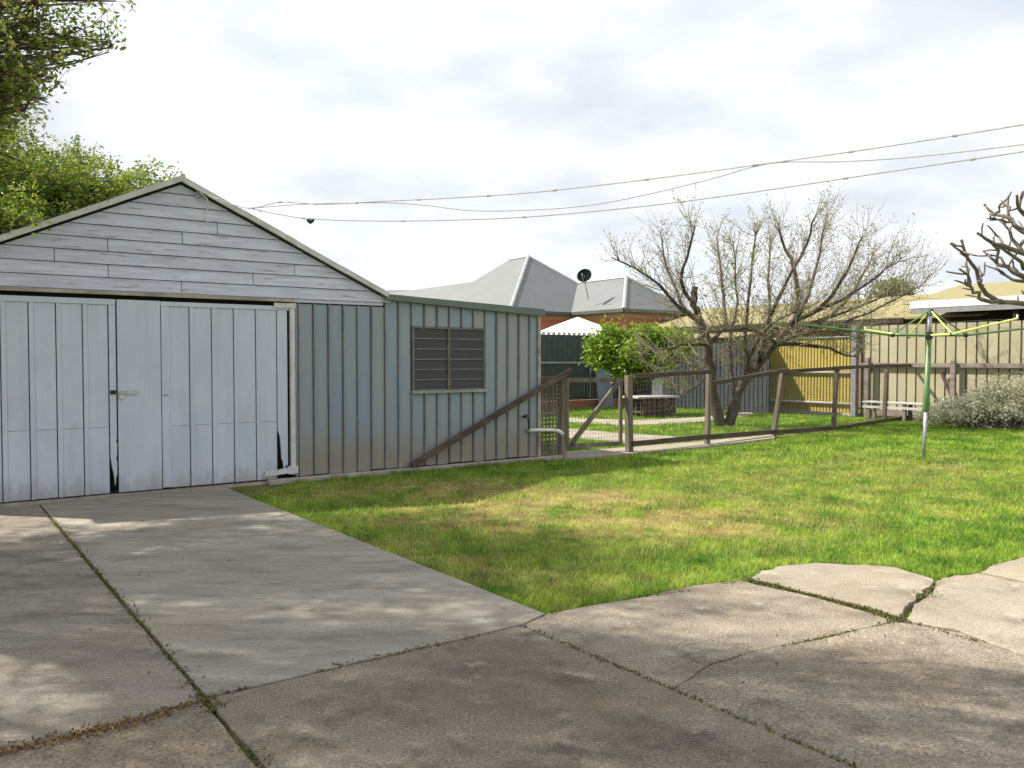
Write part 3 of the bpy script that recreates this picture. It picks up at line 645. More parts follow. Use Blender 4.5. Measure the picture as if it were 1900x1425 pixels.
# ------------------------------------------------------------------ gate and wire fence
def netting(mb, quad, sx, sz, r):                # quad: bl, br, tr, tl
    bl, br_, tr_, tl = [Vector(p) for p in quad]
    nxx = int((br_ - bl).length / sx); nz = int((tl - bl).length / sz)
    for i in range(nxx + 1):
        a = i / nxx; mb.tube([bl.lerp(br_, a), tl.lerp(tr_, a)], r, 3, False)
    for j in range(nz + 1):
        a = j / nz; mb.tube([bl.lerp(tl, a), br_.lerp(tr_, a)], r, 3, False)
    return mb
M['wire'] = surf('netting_wire', (.13, .13, .12), rough=.6, metal=.3, bstr=0)
gt = thing('garden_gate', 'low timber framed gate with diagonal brace and wire mesh', 'gate', local(8.03, 0, 0), A)
MB().box(-.02, .075, -.05, .05, -.06, 1.26).build('gate_post', M['greytimber'], gt, bevel=.006)
MB().box(.105, .155, -.022, .022, .11, 1.21).build('stile', M['greytimber'], gt, bevel=.004)
MB().box(1.228, 1.285, -.022, .022, .10, 1.19).build('stile', M['greytimber'], gt, bevel=.004)
MB().bar((.155, 0, 1.18), (1.228, 0, 1.16), .044, .07).build('rail', M['greytimber'], gt)
MB().bar((.155, 0, .145), (1.228, 0, .125), .044, .07).build('rail', M['greytimber'], gt)
MB().bar((.19, -.045, .19), (1.17, -.045, 1.13), .04, .075).build('brace', M['greytimber'], gt)
netting(MB(), [(.14, .025, .13), (1.23, .025, .12), (1.23, .025, 1.17), (.14, .025, 1.18)], .06, .06, .002).build('wire_mesh', M['wire'], gt)
fpx = [((1168, 839), (1166, 697)), ((1312, 824), (1315, 688)), ((1434, 808), (1452, 688)), ((1546, 797), (1553, 682)), ((1640, 783), (1646, 678)), ((1733, 771), (1736, 682))]
fb = [G(*a) for a, b_ in fpx]; ft = [D(b_[0], b_[1], g.y) for (a, b_), g in zip(fpx, fb)]
fn = thing('wire_fence', 'low wire mesh fence on crooked weathered posts along the lawn', 'fence', fb[0])
for i, (a, c) in enumerate(zip(fb, ft)):
    MB().bar(a - Vector((0, 0, .12)), c, .10 if i == 0 else .085, .10 if i == 0 else .075, up=U).build('post', M['greytimber'], fn, True, bevel=.006)
tr0 = [ft[0].copy(), D(1320, 689, fb[1].y)]
tops = [(D(1176, 698, fb[0].y), D(1322, 689, fb[1].y - .06)), (D(1318, 712, fb[1].y), D(1462, 686, fb[2].y - .07)), (D(1446, 690, fb[2].y), D(1560, 683, fb[3].y - .06)), (D(1548, 683, fb[3].y - .05), D(1650, 678, fb[4].y - .06)), (D(1640, 679, fb[4].y), D(1742, 677, fb[5].y - .06))]
for p, q in tops: MB().bar(p, q, .045, .075).build('top_rail', M['railtimber'], fn, True, bevel=.004)
bots = [((1172, 824), (1312, 810)), ((1312, 811), (1436, 801)), ((1436, 802), (1548, 794)), ((1546, 796), (1642, 780)), ((1640, 781), (1734, 766))]
for i, (p, q) in enumerate(bots):
    MB().bar(D(*p, fb[i].y - .05), D(*q, fb[i + 1].y - .05), .045, .085).build('bottom_rail', M['railtimber'], fn, True, bevel=.004)
for i in range(4):
    netting(MB(), [fb[i] + Vector((0, .03, .06)), fb[i + 1] + Vector((0, .03, .06)), ft[i + 1] + Vector((0, .03, -.03)), ft[i] + Vector((0, .03, -.03))], .07, .07, .002).build('wire_mesh', M['wire'], fn, True)

# ------------------------------------------------------------------ clothes hoist
M['hgreen'] = surf('green_hoist_paint', (.115, .20, .075), (.095, .17, .06), 8, rough=.4, bstr=0, mode='w')
M['hlit'] = surf('sunlit_hoist_green', (.50, .60, .17), (.44, .54, .15), 8, rough=.4, bstr=0, mode='w')  # brighter copy of the green, sunlight on these arms put into the colour
hb = G(1714, 848); ho = thing('clothes_hoist', 'green rotary clothes hoist standing on the lawn in front of the tan fence', 'clothes hoist', hb)
tl_ = Vector((.035, 0, 1)).normalized()
def hz(z): return (z * .03, 0, z)
MB().tube([hz(-.1), hz(.78)], .026, 12).build('ground_post', M['galv'], ho, smooth=True)
MB().tube([hz(.70), hz(.72), hz(1.05), hz(1.07), hz(1.84)], [.038, .05, .05, .04, .038], 12).build('outer_post', M['hgreen'], ho, smooth=True)
MB().tube([hz(1.84), hz(2.20)], .030, 12).build('inner_post', M['galv'], ho, smooth=True)
MB().tube([hz(1.82), hz(1.92)], .055, 10).build('hub', M['black'], ho)
MB().tube([hz(2.19), hz(2.27)], .048, 10).build('top_cap', M['fascia'], ho)
ends = []
PH = math.radians(3.8)
for k in range(4):
    a = PH + k * math.pi / 2; d = Vector((math.cos(a), math.sin(a), 0)); mt = M['hlit'] if k in (1, 3) else M['hgreen']
    h0 = Vector(hz(1.87)); j = h0 + d * .58 + Vector((0, 0, .0)); e = h0 + d * 2.0 + Vector((0, 0, .16))
    arm = MB().tube([h0 + d * .04, j, e], [.018, .018, .013], 8).build('arm', mt, ho)
    MB().tube([Vector(hz(2.23)) + d * .04, j + Vector((0, 0, .012))], .012, 6).build('strut', mt, ho)
    MB().tube([e, e + Vector((0, 0, .05))], .014, 6).build('end_cap', M['pvc'] if k != 2 else M['hgreen'], arm)
    MB().box(j.x - .02, j.x + .02, j.y - .02, j.y + .02, j.z - .03, j.z + .025).build('bracket', M['black'], arm)
    ends.append((j, e))
for r in range(6):
    mb = MB(); f = .15 + r * .165
    for k in range(4):
        p = ends[k][0].lerp(ends[k][1], f); q = ends[(k + 1) % 4][0].lerp(ends[(k + 1) % 4][1], f); c = p.lerp(q, .5) - Vector((0, 0, .03))
        mb.tube([p, c, q], .0018, 4, False)
    mb.build('clothes_line', M['wire'] if r % 2 else M['hgreen'], ho)

# ------------------------------------------------------------------ rear fences
UR = 20.35
M['tan'] = surf('tan_fence_steel', (.37, .335, .225), (.335, .30, .20), 2.5, (1, 1, .5), .55, rand=.04, bstr=.04, mode='w')
M['yellow'] = surf('yellow_fence_steel', (.42, .34, .10), (.375, .30, .088), 3, rough=.5, bstr=.03, mode='w')
M['ribdark'] = surf('dark_fence_backing', (.10, .085, .055), rough=.7, bstr=0)
tf = thing('tan_fence', 'tall tan steel sheet fence with a timber rail behind the clothes hoist', 'fence', UN(UR, -12.7), A - math.pi / 2)
# local x runs along N (towards the right of the picture), y along U (away)
n0, n1 = -12.75, -3.5
pitch = .245
k = 0; x = .03
while x < n1 - n0:
    MB().prism([(x + .034, .008), (x + .036, -.004), (x + pitch - .008, -.004), (x + pitch - .002, .008)], .05, 2.385 + rng.uniform(-.004, .004), 'z').build('fence_sheet', M['tan'], tf)
    x += pitch
MB().box(0, n1 - n0, .012, .02, .03, 2.36).build('sheet_backing', M['ribdark'], tf)  # darker backing shows between the sheets as thin lines
MB().bar((0, -.09, 1.36), (9.2, -.09, 1.36), .045, .10).build('timber_rail', M['palerail'], tf)
MB().bar((0.35, -.07, .12), (9.2, -.07, .12), .045, .16).build('plinth_board', M['palerail'], tf)
for px, z in ((1612, 1.55), (1771, 1.48)):
    nn, _ = PU(px, 700, UR); xx = nn - n0
    MB().box(xx - .06, xx + .06, -.20, -.115, -.1, z).build('post', M['palerail'], tf, bevel=.008)
for xx in (6.3, 8.8): MB().box(xx - .06, xx + .06, -.20, -.115, -.1, 1.48).build('post', M['palerail'], tf, bevel=.008)
nn, zz = PU(1748, 690, UR); nn2, zz2 = PU(1768, 738, UR)
MB().bar((nn - n0, -.13, zz), (nn2 - n0, -.13, zz2), .05, .07).build('brace', M['railtimber'], tf)
yf = thing('yellow_fence', 'bright yellow corrugated fence with white pipe rails beyond the fruit tree', 'fence', UN(UR, -12.8), A - math.pi / 2)
yl = (-18.2 + 12.8)
x = yl
while x < -.12:
    MB().prism([(x, .022), (x + .012, -.012), (x + .07, -.012), (x + .082, .022), (x + .0995, .026), (x + .0995, .03), (x, .03)], .06, 2.08, 'z').build('fence_sheet', M['yellow'], yf); x += .1
M['pipe'] = surf('white_pipe_paint', (.62, .60, .58), (.45, .43, .42), 9, rough=.5, bstr=0, mode='w')
for z in (1.14, .30): MB().tube([(yl, -.06, z), (-.02, -.06, z)], .032, 8).build('pipe_rail', M['pipe'], yf, smooth=True)
MB().tube([(yl, -.02, 2.10), (-.02, -.02, 2.10)], .03, 8).build('top_rail', M['galv'], yf, smooth=True)
M['steelpost'] = surf('grey_post_paint', (.24, .235, .27), (.18, .175, .20), 8, rough=.6, mode='w')
MB().box(-.09, .06, -.16, -.01, -.1, 2.42).build('post', M['steelpost'], yf, bevel=.008)
MB().box(yl, -.1, -.14, .02, -.08, .055).build('plinth', M['lightconc'], yf)
# low bench in front of the tan fence
M['bench'] = surf('pale_bench_board', (.48, .46, .45), (.36, .34, .33), 6, rough=.8, mode='w')
na, _ = PU(1617, 740, UR - .4); nb, _ = PU(1778, 740, UR - .4)
bc = thing('bench', 'long low pale bench standing along the tan fence', 'bench', UN(UR - .62, (na + nb) / 2), A - math.pi / 2)
bl_ = (nb - na) / 2
for i in range(3): MB().box(-bl_, bl_, -.2 + i * .125, -.085 + i * .125, .40, .44).build('seat_board', M['bench'], bc, bevel=.005)
MB().box(-bl_, bl_, -.19, -.16, .27, .33).build('stretcher', M['bench'], bc)
for xx in (-bl_ + .1, -.05, bl_ - .2):
    for yy in (-.17, .09): MB().box(xx, xx + .08, yy, yy + .07, -.05, .40).build('leg', M['greytimber'], bc)

# grey shed in the corner
US = 18.94; nR = -14.58; nL = -19.93
M['greysteel'] = surf('grey_shed_steel', (.052, .058, .066), (.036, .04, .047), 3, (1, 1, .4), .55, rand=.10, bstr=.05, mode='w', col3=(.095, .105, .115), s3=4, p3=(.58, .72))
M['tanroof'] = surf('tan_roof_sheet', (.265, .228, .10), (.23, .197, .085), 4, rough=.55, mode='w', bstr=.05)
sh = thing('garden_shed', 'small grey corrugated shed behind the fruit tree', 'shed', UN(US, nR), A - math.pi / 2)
x = nL - nR
while x < -.05:
    MB().prism([(x, 0), (x + .02, -.022), (x + .05, -.022), (x + .07, 0), (x + .149, 0), (x + .149, .006), (x, .006)], .02, 2.12, 'z').build('wall_sheet', M['greysteel'], sh); x += .15
MB().box(nL - nR, -.002, .01, .03, 0, 2.1)\
    .box(nL - nR, nL - nR + .03, .03, UR - US - .04, 0, 2.1).build('side_wall', M['greysteel'], sh)
MB().prism([(-.10, 2.125), (UR - US + .1, 2.30), (UR - US + .1, 2.335), (-.10, 2.16)], nL - nR - .05, -15.65 - nR, 'x').build('roof', M['tanroof'], sh)
MB().box(-15.65 - nR - .12, -15.65 - nR - .04, UR - US - .12, UR - US - .04, 0, 2.24).build('roof_post', M['greytimber'], sh)
MB().box(-.012, .03, -.03, .03, 0, 2.12).build('corner_trim', M['greysteel'], sh)
# dark fence at the far left
M['darkfence'] = surf('charcoal_green_fence', (.062, .075, .075), (.048, .058, .058), 3, rough=.5, rand=.06, mode='w', bstr=.03)
M['brickred'] = surf('red_brick', (.38, .15, .085), (.28, .105, .06), 20, rough=.9, mode='w')
NF = -19.97
df = thing('dark_fence', 'dark green steel fence on a low brick ledge beyond the gate', 'fence', UN(13, NF), A)
x = 0
while x < 6.0:
    MB().prism([(x, 0), (x + .02, -.03), (x + .05, -.03), (x + .07, 0), (x + .199, 0), (x + .199, .005), (x, .005)], .24, 2.26, 'z').build('fence_sheet', M['darkfence'], df)
    MB().box(x + .005, x + .13, -.012, .02, 2.262, 2.34).build('capping_tooth', M['capping'], df); x += .2
MB().box(0, 6.0, -.05, -.034, 1.38, 1.43).build('rail', M['galv'], df)
MB().box(4.05, 4.11, -.07, -.052, .24, 2.22).build('post', M['galv'], df)
MB().box(-.5, 6.0, -.25, .06, -.05, .23).build('brick_ledge', M['brickred'], df)
o = MB().prism([(0, 0), (.62, 0), (.62, 1.28), (0, 1.28)], 0, .02).build('metal_sheet', surf('blue_grey_sheet', (.20, .25, .32), (.15, .19, .25), 3, rough=.5, mode='w'))
p_ = D(1112, 748, 25.6); p_.z = 0; o.location = p_; o.rotation_euler = (math.radians(-9), 0, A); tag(o, 'blue grey metal sheet leaning beside the dark fence behind the leafy tree', 'metal sheet')

# ------------------------------------------------------------------ neighbour house with grey hipped roof
M['greyroof'] = None
m, t, b, o = nodes('grey_roof_steel'); M['greyroof'] = m
wv = N_(t, 'ShaderNodeTexWave', wave_type='BANDS', bands_direction='X'); wv.inputs['Scale'].default_value = 2.6
v = coords(t, 'o', (1, 1, 1)); t.links.new(v, wv.inputs['Vector'])
c = ramp(t, noise(t, v, .8), [(.3, (.118, .127, .129)), (.7, (.14, .15, .152))])
t.links.new(c, b.inputs['Base Color']); b.inputs['Roughness'].default_value = .5; bump(t, b, wv.outputs[0], .25, .03)
m, t, b, o = nodes('red_brickwork'); M['brick'] = m
bt = N_(t, 'ShaderNodeTexBrick'); bt.inputs['Scale'].default_value = 4.3; bt.inputs['Color1'].default_value = (.52, .17, .075, 1); bt.inputs['Color2'].default_value = (.36, .115, .06, 1); bt.inputs['Mortar'].default_value = (.42, .33, .26, 1); bt.inputs['Mortar Size'].default_value = .012
sx_ = N_(t, 'ShaderNodeSeparateXYZ'); t.links.new(coords(t, 'o', (1, 1, 1)), sx_.inputs[0]); cx_ = N_(t, 'ShaderNodeCombineXYZ'); ax_ = N_(t, 'ShaderNodeMath', operation='ADD')
t.links.new(sx_.outputs[0], ax_.inputs[0]); t.links.new(sx_.outputs[1], ax_.inputs[1]); t.links.new(ax_.outputs[0], cx_.inputs[0]); t.links.new(sx_.outputs[2], cx_.inputs[1]); t.links.new(cx_.outputs[0], bt.inputs['Vector'])
t.links.new(bt.outputs[0], b.inputs['Base Color']); b.inputs['Roughness'].default_value = .9
M['creamband'] = surf('cream_band', (.55, .36, .26), (.48, .30, .2), 6, rough=.8, mode='w')
M['gutter'] = surf('dark_gutter', (.10, .105, .10), rough=.4, bstr=0)
M['caplight'] = surf('light_hip_cap', (.42, .44, .44), rough=.4, bstr=0)
E_ = 3.5
C1 = Vector((4.40, 32.7, 0)); V1 = C1 - N * 3.25; K1 = V1 - U * 3.18
hs_ = thing('brick_house', 'red brick house with grey hipped steel roof beyond the dark fence', 'house', K1, A)
KI = XF[hs_.name].inverted()
def hip(p, w, L, rise, nm, caps):
    # p: front-left eave corner (local x along U, y along -N); width w in x, length L in y
    q = KI @ p; x, y = q.x, q.y; t_ = w / 2; z1 = E_ + rise
    vs_ = [(x, y, E_), (x + w, y, E_), (x + w, y + L, E_), (x, y + L, E_), (x + t_, y + t_, z1), (x + t_, y + L - t_, z1)]
    rf = MB().add(vs_, [(0, 1, 4), (1, 2, 5, 4), (2, 3, 5), (3, 0, 4, 5), (3, 2, 1, 0)]).build('roof', M['greyroof'], hs_)
    for a, c in caps: MB().tube([vs_[a], vs_[c]], .075, 6).build('hip_cap', M['caplight'], rf)
    g = MB()
    for a, c in ((0, 1), (1, 2), (2, 3), (3, 0)): g.bar(Vector(vs_[a]) - Vector((0, 0, .06)), Vector(vs_[c]) - Vector((0, 0, .06)), .12, .13)
    g.build('gutter', M['gutter'], rf)
    i_ = .32
    MB().box(x + i_, x + w - i_, y + i_, y + L - i_, 0, E_ - .02).build('wall', M['brick'], hs_)
    MB().box(x + i_ - .01, x + w - i_ + .01, y + i_ - .01, y + L - i_ + .01, E_ - .32, E_ - .14).build('cream_band', M['creamband'], hs_)
hip(K1, 6.8, 8.3, 2.72, 'main', ((0, 4), (1, 4), (4, 5)))
hip(C1, 3.8, 9.0, 1.49, 'wing', ((0, 4), (1, 4), (4, 5)))
hip(K1 - N * 1.5 + U * .04, 4.4, 24, 1.74, 'rear', ())
dd = thing('satellite_dish', 'dark round satellite dish on the grey hipped roof', 'satellite dish', D(1092, 540, 34.6))
ctr = D(1084, 511, 34.4) - D(1092, 540, 34.6); dn = Vector((-.35, -1, .45)).normalized(); xa = dn.cross(Vector((0, 0, 1))).normalized(); ya = xa.cross(dn)
mb = MB(); rings = [(0, -.06), (.12, -.05), (.22, -.025), (.31, 0.0)]
vs_ = [ctr + dn * rings[0][1]]
for r_, h_ in rings[1:]:
    vs_ += [ctr + (xa * math.cos(2 * math.pi * i / 24) + ya * math.sin(2 * math.pi * i / 24)) * r_ + dn * h_ for i in range(24)]
fs_ = [(0, 1 + i, 1 + (i + 1) % 24) for i in range(24)] + [(1 + k * 24 + i, 1 + (k + 1) * 24 + i, 1 + (k + 1) * 24 + (i + 1) % 24, 1 + k * 24 + (i + 1) % 24) for k in range(2) for i in range(24)]
MB().add(vs_, fs_).build('dish', surf('dish_grey', (.006, .007, .008), rough=.9, bstr=0, spec=.1), dd, smooth=True, recalc=False)
MB().tube([ctr - dn * .05, ctr - dn * .12 - Vector((0, 0, .22)), Vector((0, .05, -.35))], .025, 8).build('mast', M['galv'], dd)
MB().tube([ctr - ya * .28, ctr + dn * .32 - ya * .16], .012, 6).tube([ctr + dn * .30 - ya * .17, ctr + dn * .36 - ya * .11], .03, 8).build('feed_arm', M['galv'], dd)
# white garden umbrella above the fence
ub = D(1072, 588, 28.6); um = thing('garden_umbrella', 'white garden umbrella rising behind the dark fence', 'umbrella', (ub.x, ub.y, 0))
ap = ub.z; mb = MB(); n_ = 8
vs_ = [(0, 0, ap)] + [(.9 * math.cos(a), .9 * math.sin(a), ap - .33) for a in [2 * math.pi * i / n_ for i in range(n_)]] + [(1.75 * math.cos(a), 1.75 * math.sin(a), ap - .68) for a in [2 * math.pi * i / n_ for i in range(n_)]] + [(1.76 * math.cos(a), 1.76 * math.sin(a), ap - .86) for a in [2 * math.pi * i / n_ for i in range(n_)]]
fs_ = [(0, 1 + i, 1 + (i + 1) % n_) for i in range(n_)] + [(1 + k * n_ + i, 1 + (k + 1) * n_ + i, 1 + (k + 1) * n_ + (i + 1) % n_, 1 + k * n_ + (i + 1) % n_) for k in (0, 1) for i in range(n_)]
M['canvas'] = surf('white_canvas', (.82, .82, .80), (.78, .78, .76), 4, rough=.8, bstr=0)
MB().add(vs_, fs_).build('canopy', M['canvas'], um, recalc=False)
MB().tube([(0, 0, 0), (0, 0, ap)], .025, 8).build('pole', M['galv'], um)
# far roof sliver behind the lean-to
fr = thing('far_house', 'distant grey roofed house just visible over the garage', 'house', D(800, 650, 62))
q0 = D(712, 548, 62); q1 = D(905, 548, 62); zt = D(720, 531, 62).z
fx = XF[fr.name].translation
MB().box(q0.x - fx.x - 2, q1.x - fx.x, 0, 7, -fx.z, q0.z - fx.z).build('wall', M['brick'], fr)
a0, a1 = q0.x - fx.x - 2.4, q1.x - fx.x + .4; zz0 = q0.z - fx.z; zz1 = zt - fx.z
MB().add([(a0, -.4, zz0), (a1, -.4, zz0), (a1, 7.4, zz0), (a0, 7.4, zz0), (a0 + 2.4, 3.5, zz1), (a1 - 3.4, 3.5, zz1)], [(0, 1, 5, 4), (1, 2, 5), (2, 3, 4, 5), (3, 0, 4), (3, 2, 1, 0)]).build('roof', M['greyroof'], fr)

# ------------------------------------------------------------------ tan roofed house at the right
UT = 23.2
th = thing('tan_roofed_house', 'low house with tan roof and white carport fascia behind the tan fence', 'house', UN(UT, -12), A - math.pi / 2)
nA, zA = PU(1300, 610, UT); nB, zB = PU(1690, 588, UT)
ez = PU(1640, 590, UT)[1]
xl = nA - 4 + 12; xr = nB + 12
tw = surf('tan_house_brick', (.30, .17, .10), (.22, .12, .075), 15, rough=.9, mode='w')
MB().box(xl, 12, .5, 8, 0, ez - .1).build('wall', tw, th)
rz_ = PU(1600, 553, UT + 4.2)[1]
MB().prism([(0, ez), (4.4, rz_), (8.8, ez), (8.8, ez - .05), (4.4, rz_ - .05), (0, ez - .06)], xl - .4, xr + 2.0, 'x').build('roof', M['tanroof'], th)
MB().box(xl - .4, xr - .2, -.05, .07, ez - .17, ez - .02).build('gutter', M['hole'], th)
# higher roof to the right
r2z = PU(1860, 523, UT + 5.0)[1]; n2, _ = PU(1780, 528, UT + 5.0); e2z = PU(1720, 562, UT + .6)[1]
nl2, _ = PU(1690, 556, UT + 1.2)
xa0 = nl2 + 12; xr2 = n2 + 12
MB().add([(xa0, .6, e2z), (16, .6, e2z), (16, 10.4, e2z), (xa0, 10.4, e2z), (xr2, 5, r2z), (16, 5, r2z)], [(0, 1, 5, 4), (1, 2, 5), (2, 3, 4, 5), (3, 0, 4), (3, 2, 1, 0)]).build('roof', M['tanroof'], th)
# carport: white fascia beam and flat roof, dark beneath
cu = 22.0
n3, z3 = PU(1690, 572, cu); n4, z4 = PU(1900, 560, cu)
x3 = n3 + 12; zf = (z3 + z4) / 2
MB().box(x3, 15, cu - UT - .04, cu - UT + .02, zf - .02, zf + .17).build('fascia', M['pvc'], th)
MB().box(x3, 15, cu - UT + .021, 1.4, zf + .08, zf + .13).build('carport_roof', M['rooftin'], th)
MB().box(x3 + .02, 15, cu - UT - .03, cu - UT + .03, zf - .16, zf - .022).build('soffit_beam', surf('grey_beam', (.25, .25, .26), rough=.6, mode='w'), th)
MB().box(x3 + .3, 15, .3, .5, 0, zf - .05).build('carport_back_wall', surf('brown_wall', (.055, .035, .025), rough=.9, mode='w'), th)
for px in (1882, 1720): MB().box(PU(px, 600, cu)[0] + 12 - .05, PU(px, 600, cu)[0] + 12 + .05, cu - UT + .04, cu - UT + .14, 0, zf - .02).build('carport_post', M['hole'], th)

# ------------------------------------------------------------------ garden table and chair
tb = thing('garden_table', 'low garden table with pale top and dark slatted base under the leafy tree', 'table', G(1212, 773), .5)
for i in range(4): MB().box(-.75, .6, -.34 + i * .17, -.18 + i * .17, .50, .55).build('top_board', M['bench'], tb, bevel=.005)
for i in range(7): MB().box(-.55 + i * .16, -.43 + i * .16, -.27, -.24, -.03, .49).build('slat', M['railtimber'], tb)
for i in range(7): MB().box(-.55 + i * .16, -.43 + i * .16, .22, .25, -.03, .49).build('slat', M['railtimber'], tb)
MB().box(-.57, .58, -.235, .215, .12, .17).build('shelf', M['railtimber'], tb)
cp = D(1224, 740, 22.9); ch = thing('plastic_chair', 'white plastic garden chair behind the garden table', 'chair', (cp.x, cp.y, 0), .2)
for i in range(4): MB().box(-.15 + i * .077, -.082 + i * .077, .18, .205, .42, .99 - .05 * abs(i - 1.5)).build('back_slat', M['pvc'], ch)
MB().box(-.15, .15, .176, .178, .86, .90).build('back_rail', M['pvc'], ch)
MB().box(-.23, .23, -.22, .2, .40, .43).build('seat', M['pvc'], ch)
for sx in (-.21, .17):
    for sy in (-.2, .15): MB().box(sx, sx + .04, sy, sy + .04, -.04, .40).build('leg', M['pvc'], ch)

# ------------------------------------------------------------------ trees
def rv(r): return Vector((r.gauss(0, 1), r.gauss(0, 1), r.gauss(0, 1)))
def limb(mb, pts, r0, r1, n=7, sub=3, wob=.02, r=rng):
    P_ = []
    pts = [Vector(p) for p in pts]
    for i in range(len(pts) - 1):
        p0 = pts[max(i - 1, 0)]; p1 = pts[i]; p2 = pts[i + 1]; p3 = pts[min(i + 2, len(pts) - 1)]
        for k in range(sub):
            t = k / sub
            P_.append(.5 * ((2 * p1) + (p2 - p0) * t + (2 * p0 - 5 * p1 + 4 * p2 - p3) * t * t + (3 * p1 - p0 - 3 * p2 + p3) * t ** 3) + rv(r) * wob * (1 if i or k else 0))
    P_.append(pts[-1]); m = len(P_)
    mb.tube(P_, [r0 + (r1 - r0) * i / (m - 1) for i in range(m)], n)
    return P_
def shoot(mb, p, d, L, r0, r, segs=4, curl=.18, up=.12, n=4):
    P_ = [p.copy()]; d = d.normalized()
    for i in range(segs):
        d = (d + rv(r) * curl + Vector((0, 0, up))).normalized(); P_.append(P_[-1] + d * L / segs)
    mb.tube(P_, [r0 * (1 - .8 * i / segs) for i in range(segs + 1)], n, False); return P_
# --- bare fruit tree with spring buds
def fruit_tree():
    r = random.Random(21)
    bs = G(1343, 790); t = thing('fruit_tree', 'spreading fruit tree with twin trunks and nearly bare budding branches', 'tree', bs)
    Y0 = bs.y; mb = MB(); mains = []
    def PL(pts, dy, r0, r1, n=8):
        q = []
        for i, (px, py) in enumerate(pts):
            w = i / (len(pts) - 1); q.append(D(px, py, Y0 + dy[0] + (dy[1] - dy[0]) * w))
        P_ = limb(mb, q, r0, r1, n, 3, .018, r); mains.append((P_, r0, r1)); return P_
    PL([(1340, 796), (1325, 745), (1316, 685), (1312, 640), (1298, 595), (1288, 565), (1290, 532)], (0, -.1), .135, .07)
    PL([(1350, 796), (1374, 725), (1408, 672), (1440, 638)], (0, .2), .125, .085)
    PL([(1440, 640), (1474, 592), (1480, 545), (1468, 485), (1445, 425)], (.2, -.8), .085, .02)
    PL([(1438, 640), (1500, 640), (1555, 652), (1592, 664)], (.2, -.6), .055, .012)
    PL([(1440, 640), (1520, 600), (1585, 540), (1620, 470)], (.2, 1.2), .07, .015)
    PL([(1474, 595), (1530, 565), (1570, 500), (1600, 440)], (0, -.9), .06, .014)
    PL([(1298, 598), (1256, 565), (1205, 515), (1135, 478)], (-.05, -.6), .055, .012)
    PL([(1296, 595), (1262, 560), (1238, 500), (1225, 430)], (-.05, .7), .055, .012)
    PL([(1290, 575), (1265, 520), (1280, 460), (1290, 420)], (-.05, -1.3), .05, .012)
    PL([(1312, 640), (1345, 600), (1338, 520), (1330, 440)], (-.05, 1.4), .06, .014)
    PL([(1352, 770), (1388, 690), (1382, 620), (1392, 520), (1402, 430)], (0, -.5), .07, .014)
    PL([(1365, 740), (1352, 650), (1368, 560), (1360, 450)], (0, 1.0), .06, .013)
    PL([(1408, 672), (1430, 600), (1425, 520), (1430, 440)], (.1, 1.6), .06, .014)
    PL([(1410, 670), (1420, 610), (1450, 540), (1500, 450), (1510, 405)], (.1, -1.5), .06, .013)
    PL([(1480, 590), (1510, 520), (1525, 450), (1535, 395)], (0, .8), .05, .012)
    PL([(1500, 600), (1580, 575), (1650, 545), (1690, 540)], (0, .4), .035, .008)
    PL([(1312, 640), (1265, 640), (1215, 655), (1190, 660)], (-.1, -1.0), .035, .008)
    PL([(1318, 690), (1285, 720), (1262, 735), (1240, 712)], (-.1, -.3), .028, .007)
    PL([(1440, 640), (1400, 615), (1340, 612), (1270, 640)], (.1, -1.5), .04, .01)
    PL([(1440, 640), (1480, 620), (1540, 615), (1600, 630)], (.1, -1.4), .035, .008)
    PL([(1480, 592), (1560, 555), (1630, 510), (1672, 478)], (0, -1.0), .045, .009)
    PL([(1500, 606), (1590, 590), (1655, 560), (1715, 525)], (0, -.4), .035, .007)
    PL([(1330, 720), (1290, 680), (1240, 670), (1215, 690)], (-.1, .8), .03, .007)
    PL([(1375, 720), (1400, 640), (1450, 590), (1520, 560)], (.1, -1.8), .04, .01)
    mb.build('trunk', M['bark'], t, True, smooth=True)
    tw = MB(); C = []; C2 = []
    cen = D(1400, 600, Y0)
    for P_, r0, r1 in mains:
        m = len(P_); lenm = sum((P_[i + 1] - P_[i]).length for i in range(m - 1))
        thick = r0 > .1
        for _ in range(int(lenm * (5 if thick else 21))):
            k = r.uniform(.35 if thick else .15, 1); i = min(int(k * (m - 1)), m - 2); p = P_[i].lerp(P_[i + 1], r.random())
            d = (p - cen).normalized() * .6 + Vector((0, 0, .55)) + rv(r) * .55
            if p.z < 1.6: d.z = abs(d.z) + .2
            L = r.uniform(.35, 1.15) * (.85 if p.z > 3.5 else (1.1 if p.z > 2 else .75))
            Q = shoot(tw, p, d, L, r.uniform(.005, .009), r, 5, .16, .10, 4)
            for s_ in range(2 if r.random() < .7 else 3):
                j = r.randint(1, 4); Q2 = shoot(tw, Q[j], (Q[j] - Q[j - 1]).normalized() + rv(r) * .55, L * r.uniform(.25, .55), .005, r, 3, .2, .08, 3)
                for qq in Q2[1:]: (C if r.random() < .6 else C2).append(qq + rv(r) * .02)
            for qq in Q[2:]:
                C.extend([qq + rv(r) * .03 for _q in range(2 if r.random() < .6 else 1)])
    tw.build('twigs', M['twig'], t, True, recalc=False)
    leafobj('young_leaves', np.array(C), .05, M['bud'], t, up=.6, aspect=.4)
    # greener shoots towards the middle of the crown
    G_ = []
    for px, py, s_ in ((1345, 500, .30), (1370, 470, .25), (1300, 460, .2), (1345, 560, .3), (1480, 560, .3), (1500, 620, .3), (1420, 600, .35), (1590, 570, .3), (1640, 545, .3), (1560, 640, .25)):
        c = D(px, py, Y0 + r.uniform(-.8, .8))
        for _ in range(150): G_.append(c + Vector((r.gauss(0, s_), r.gauss(0, s_ * 1.2), r.gauss(0, s_ * 1.3))))
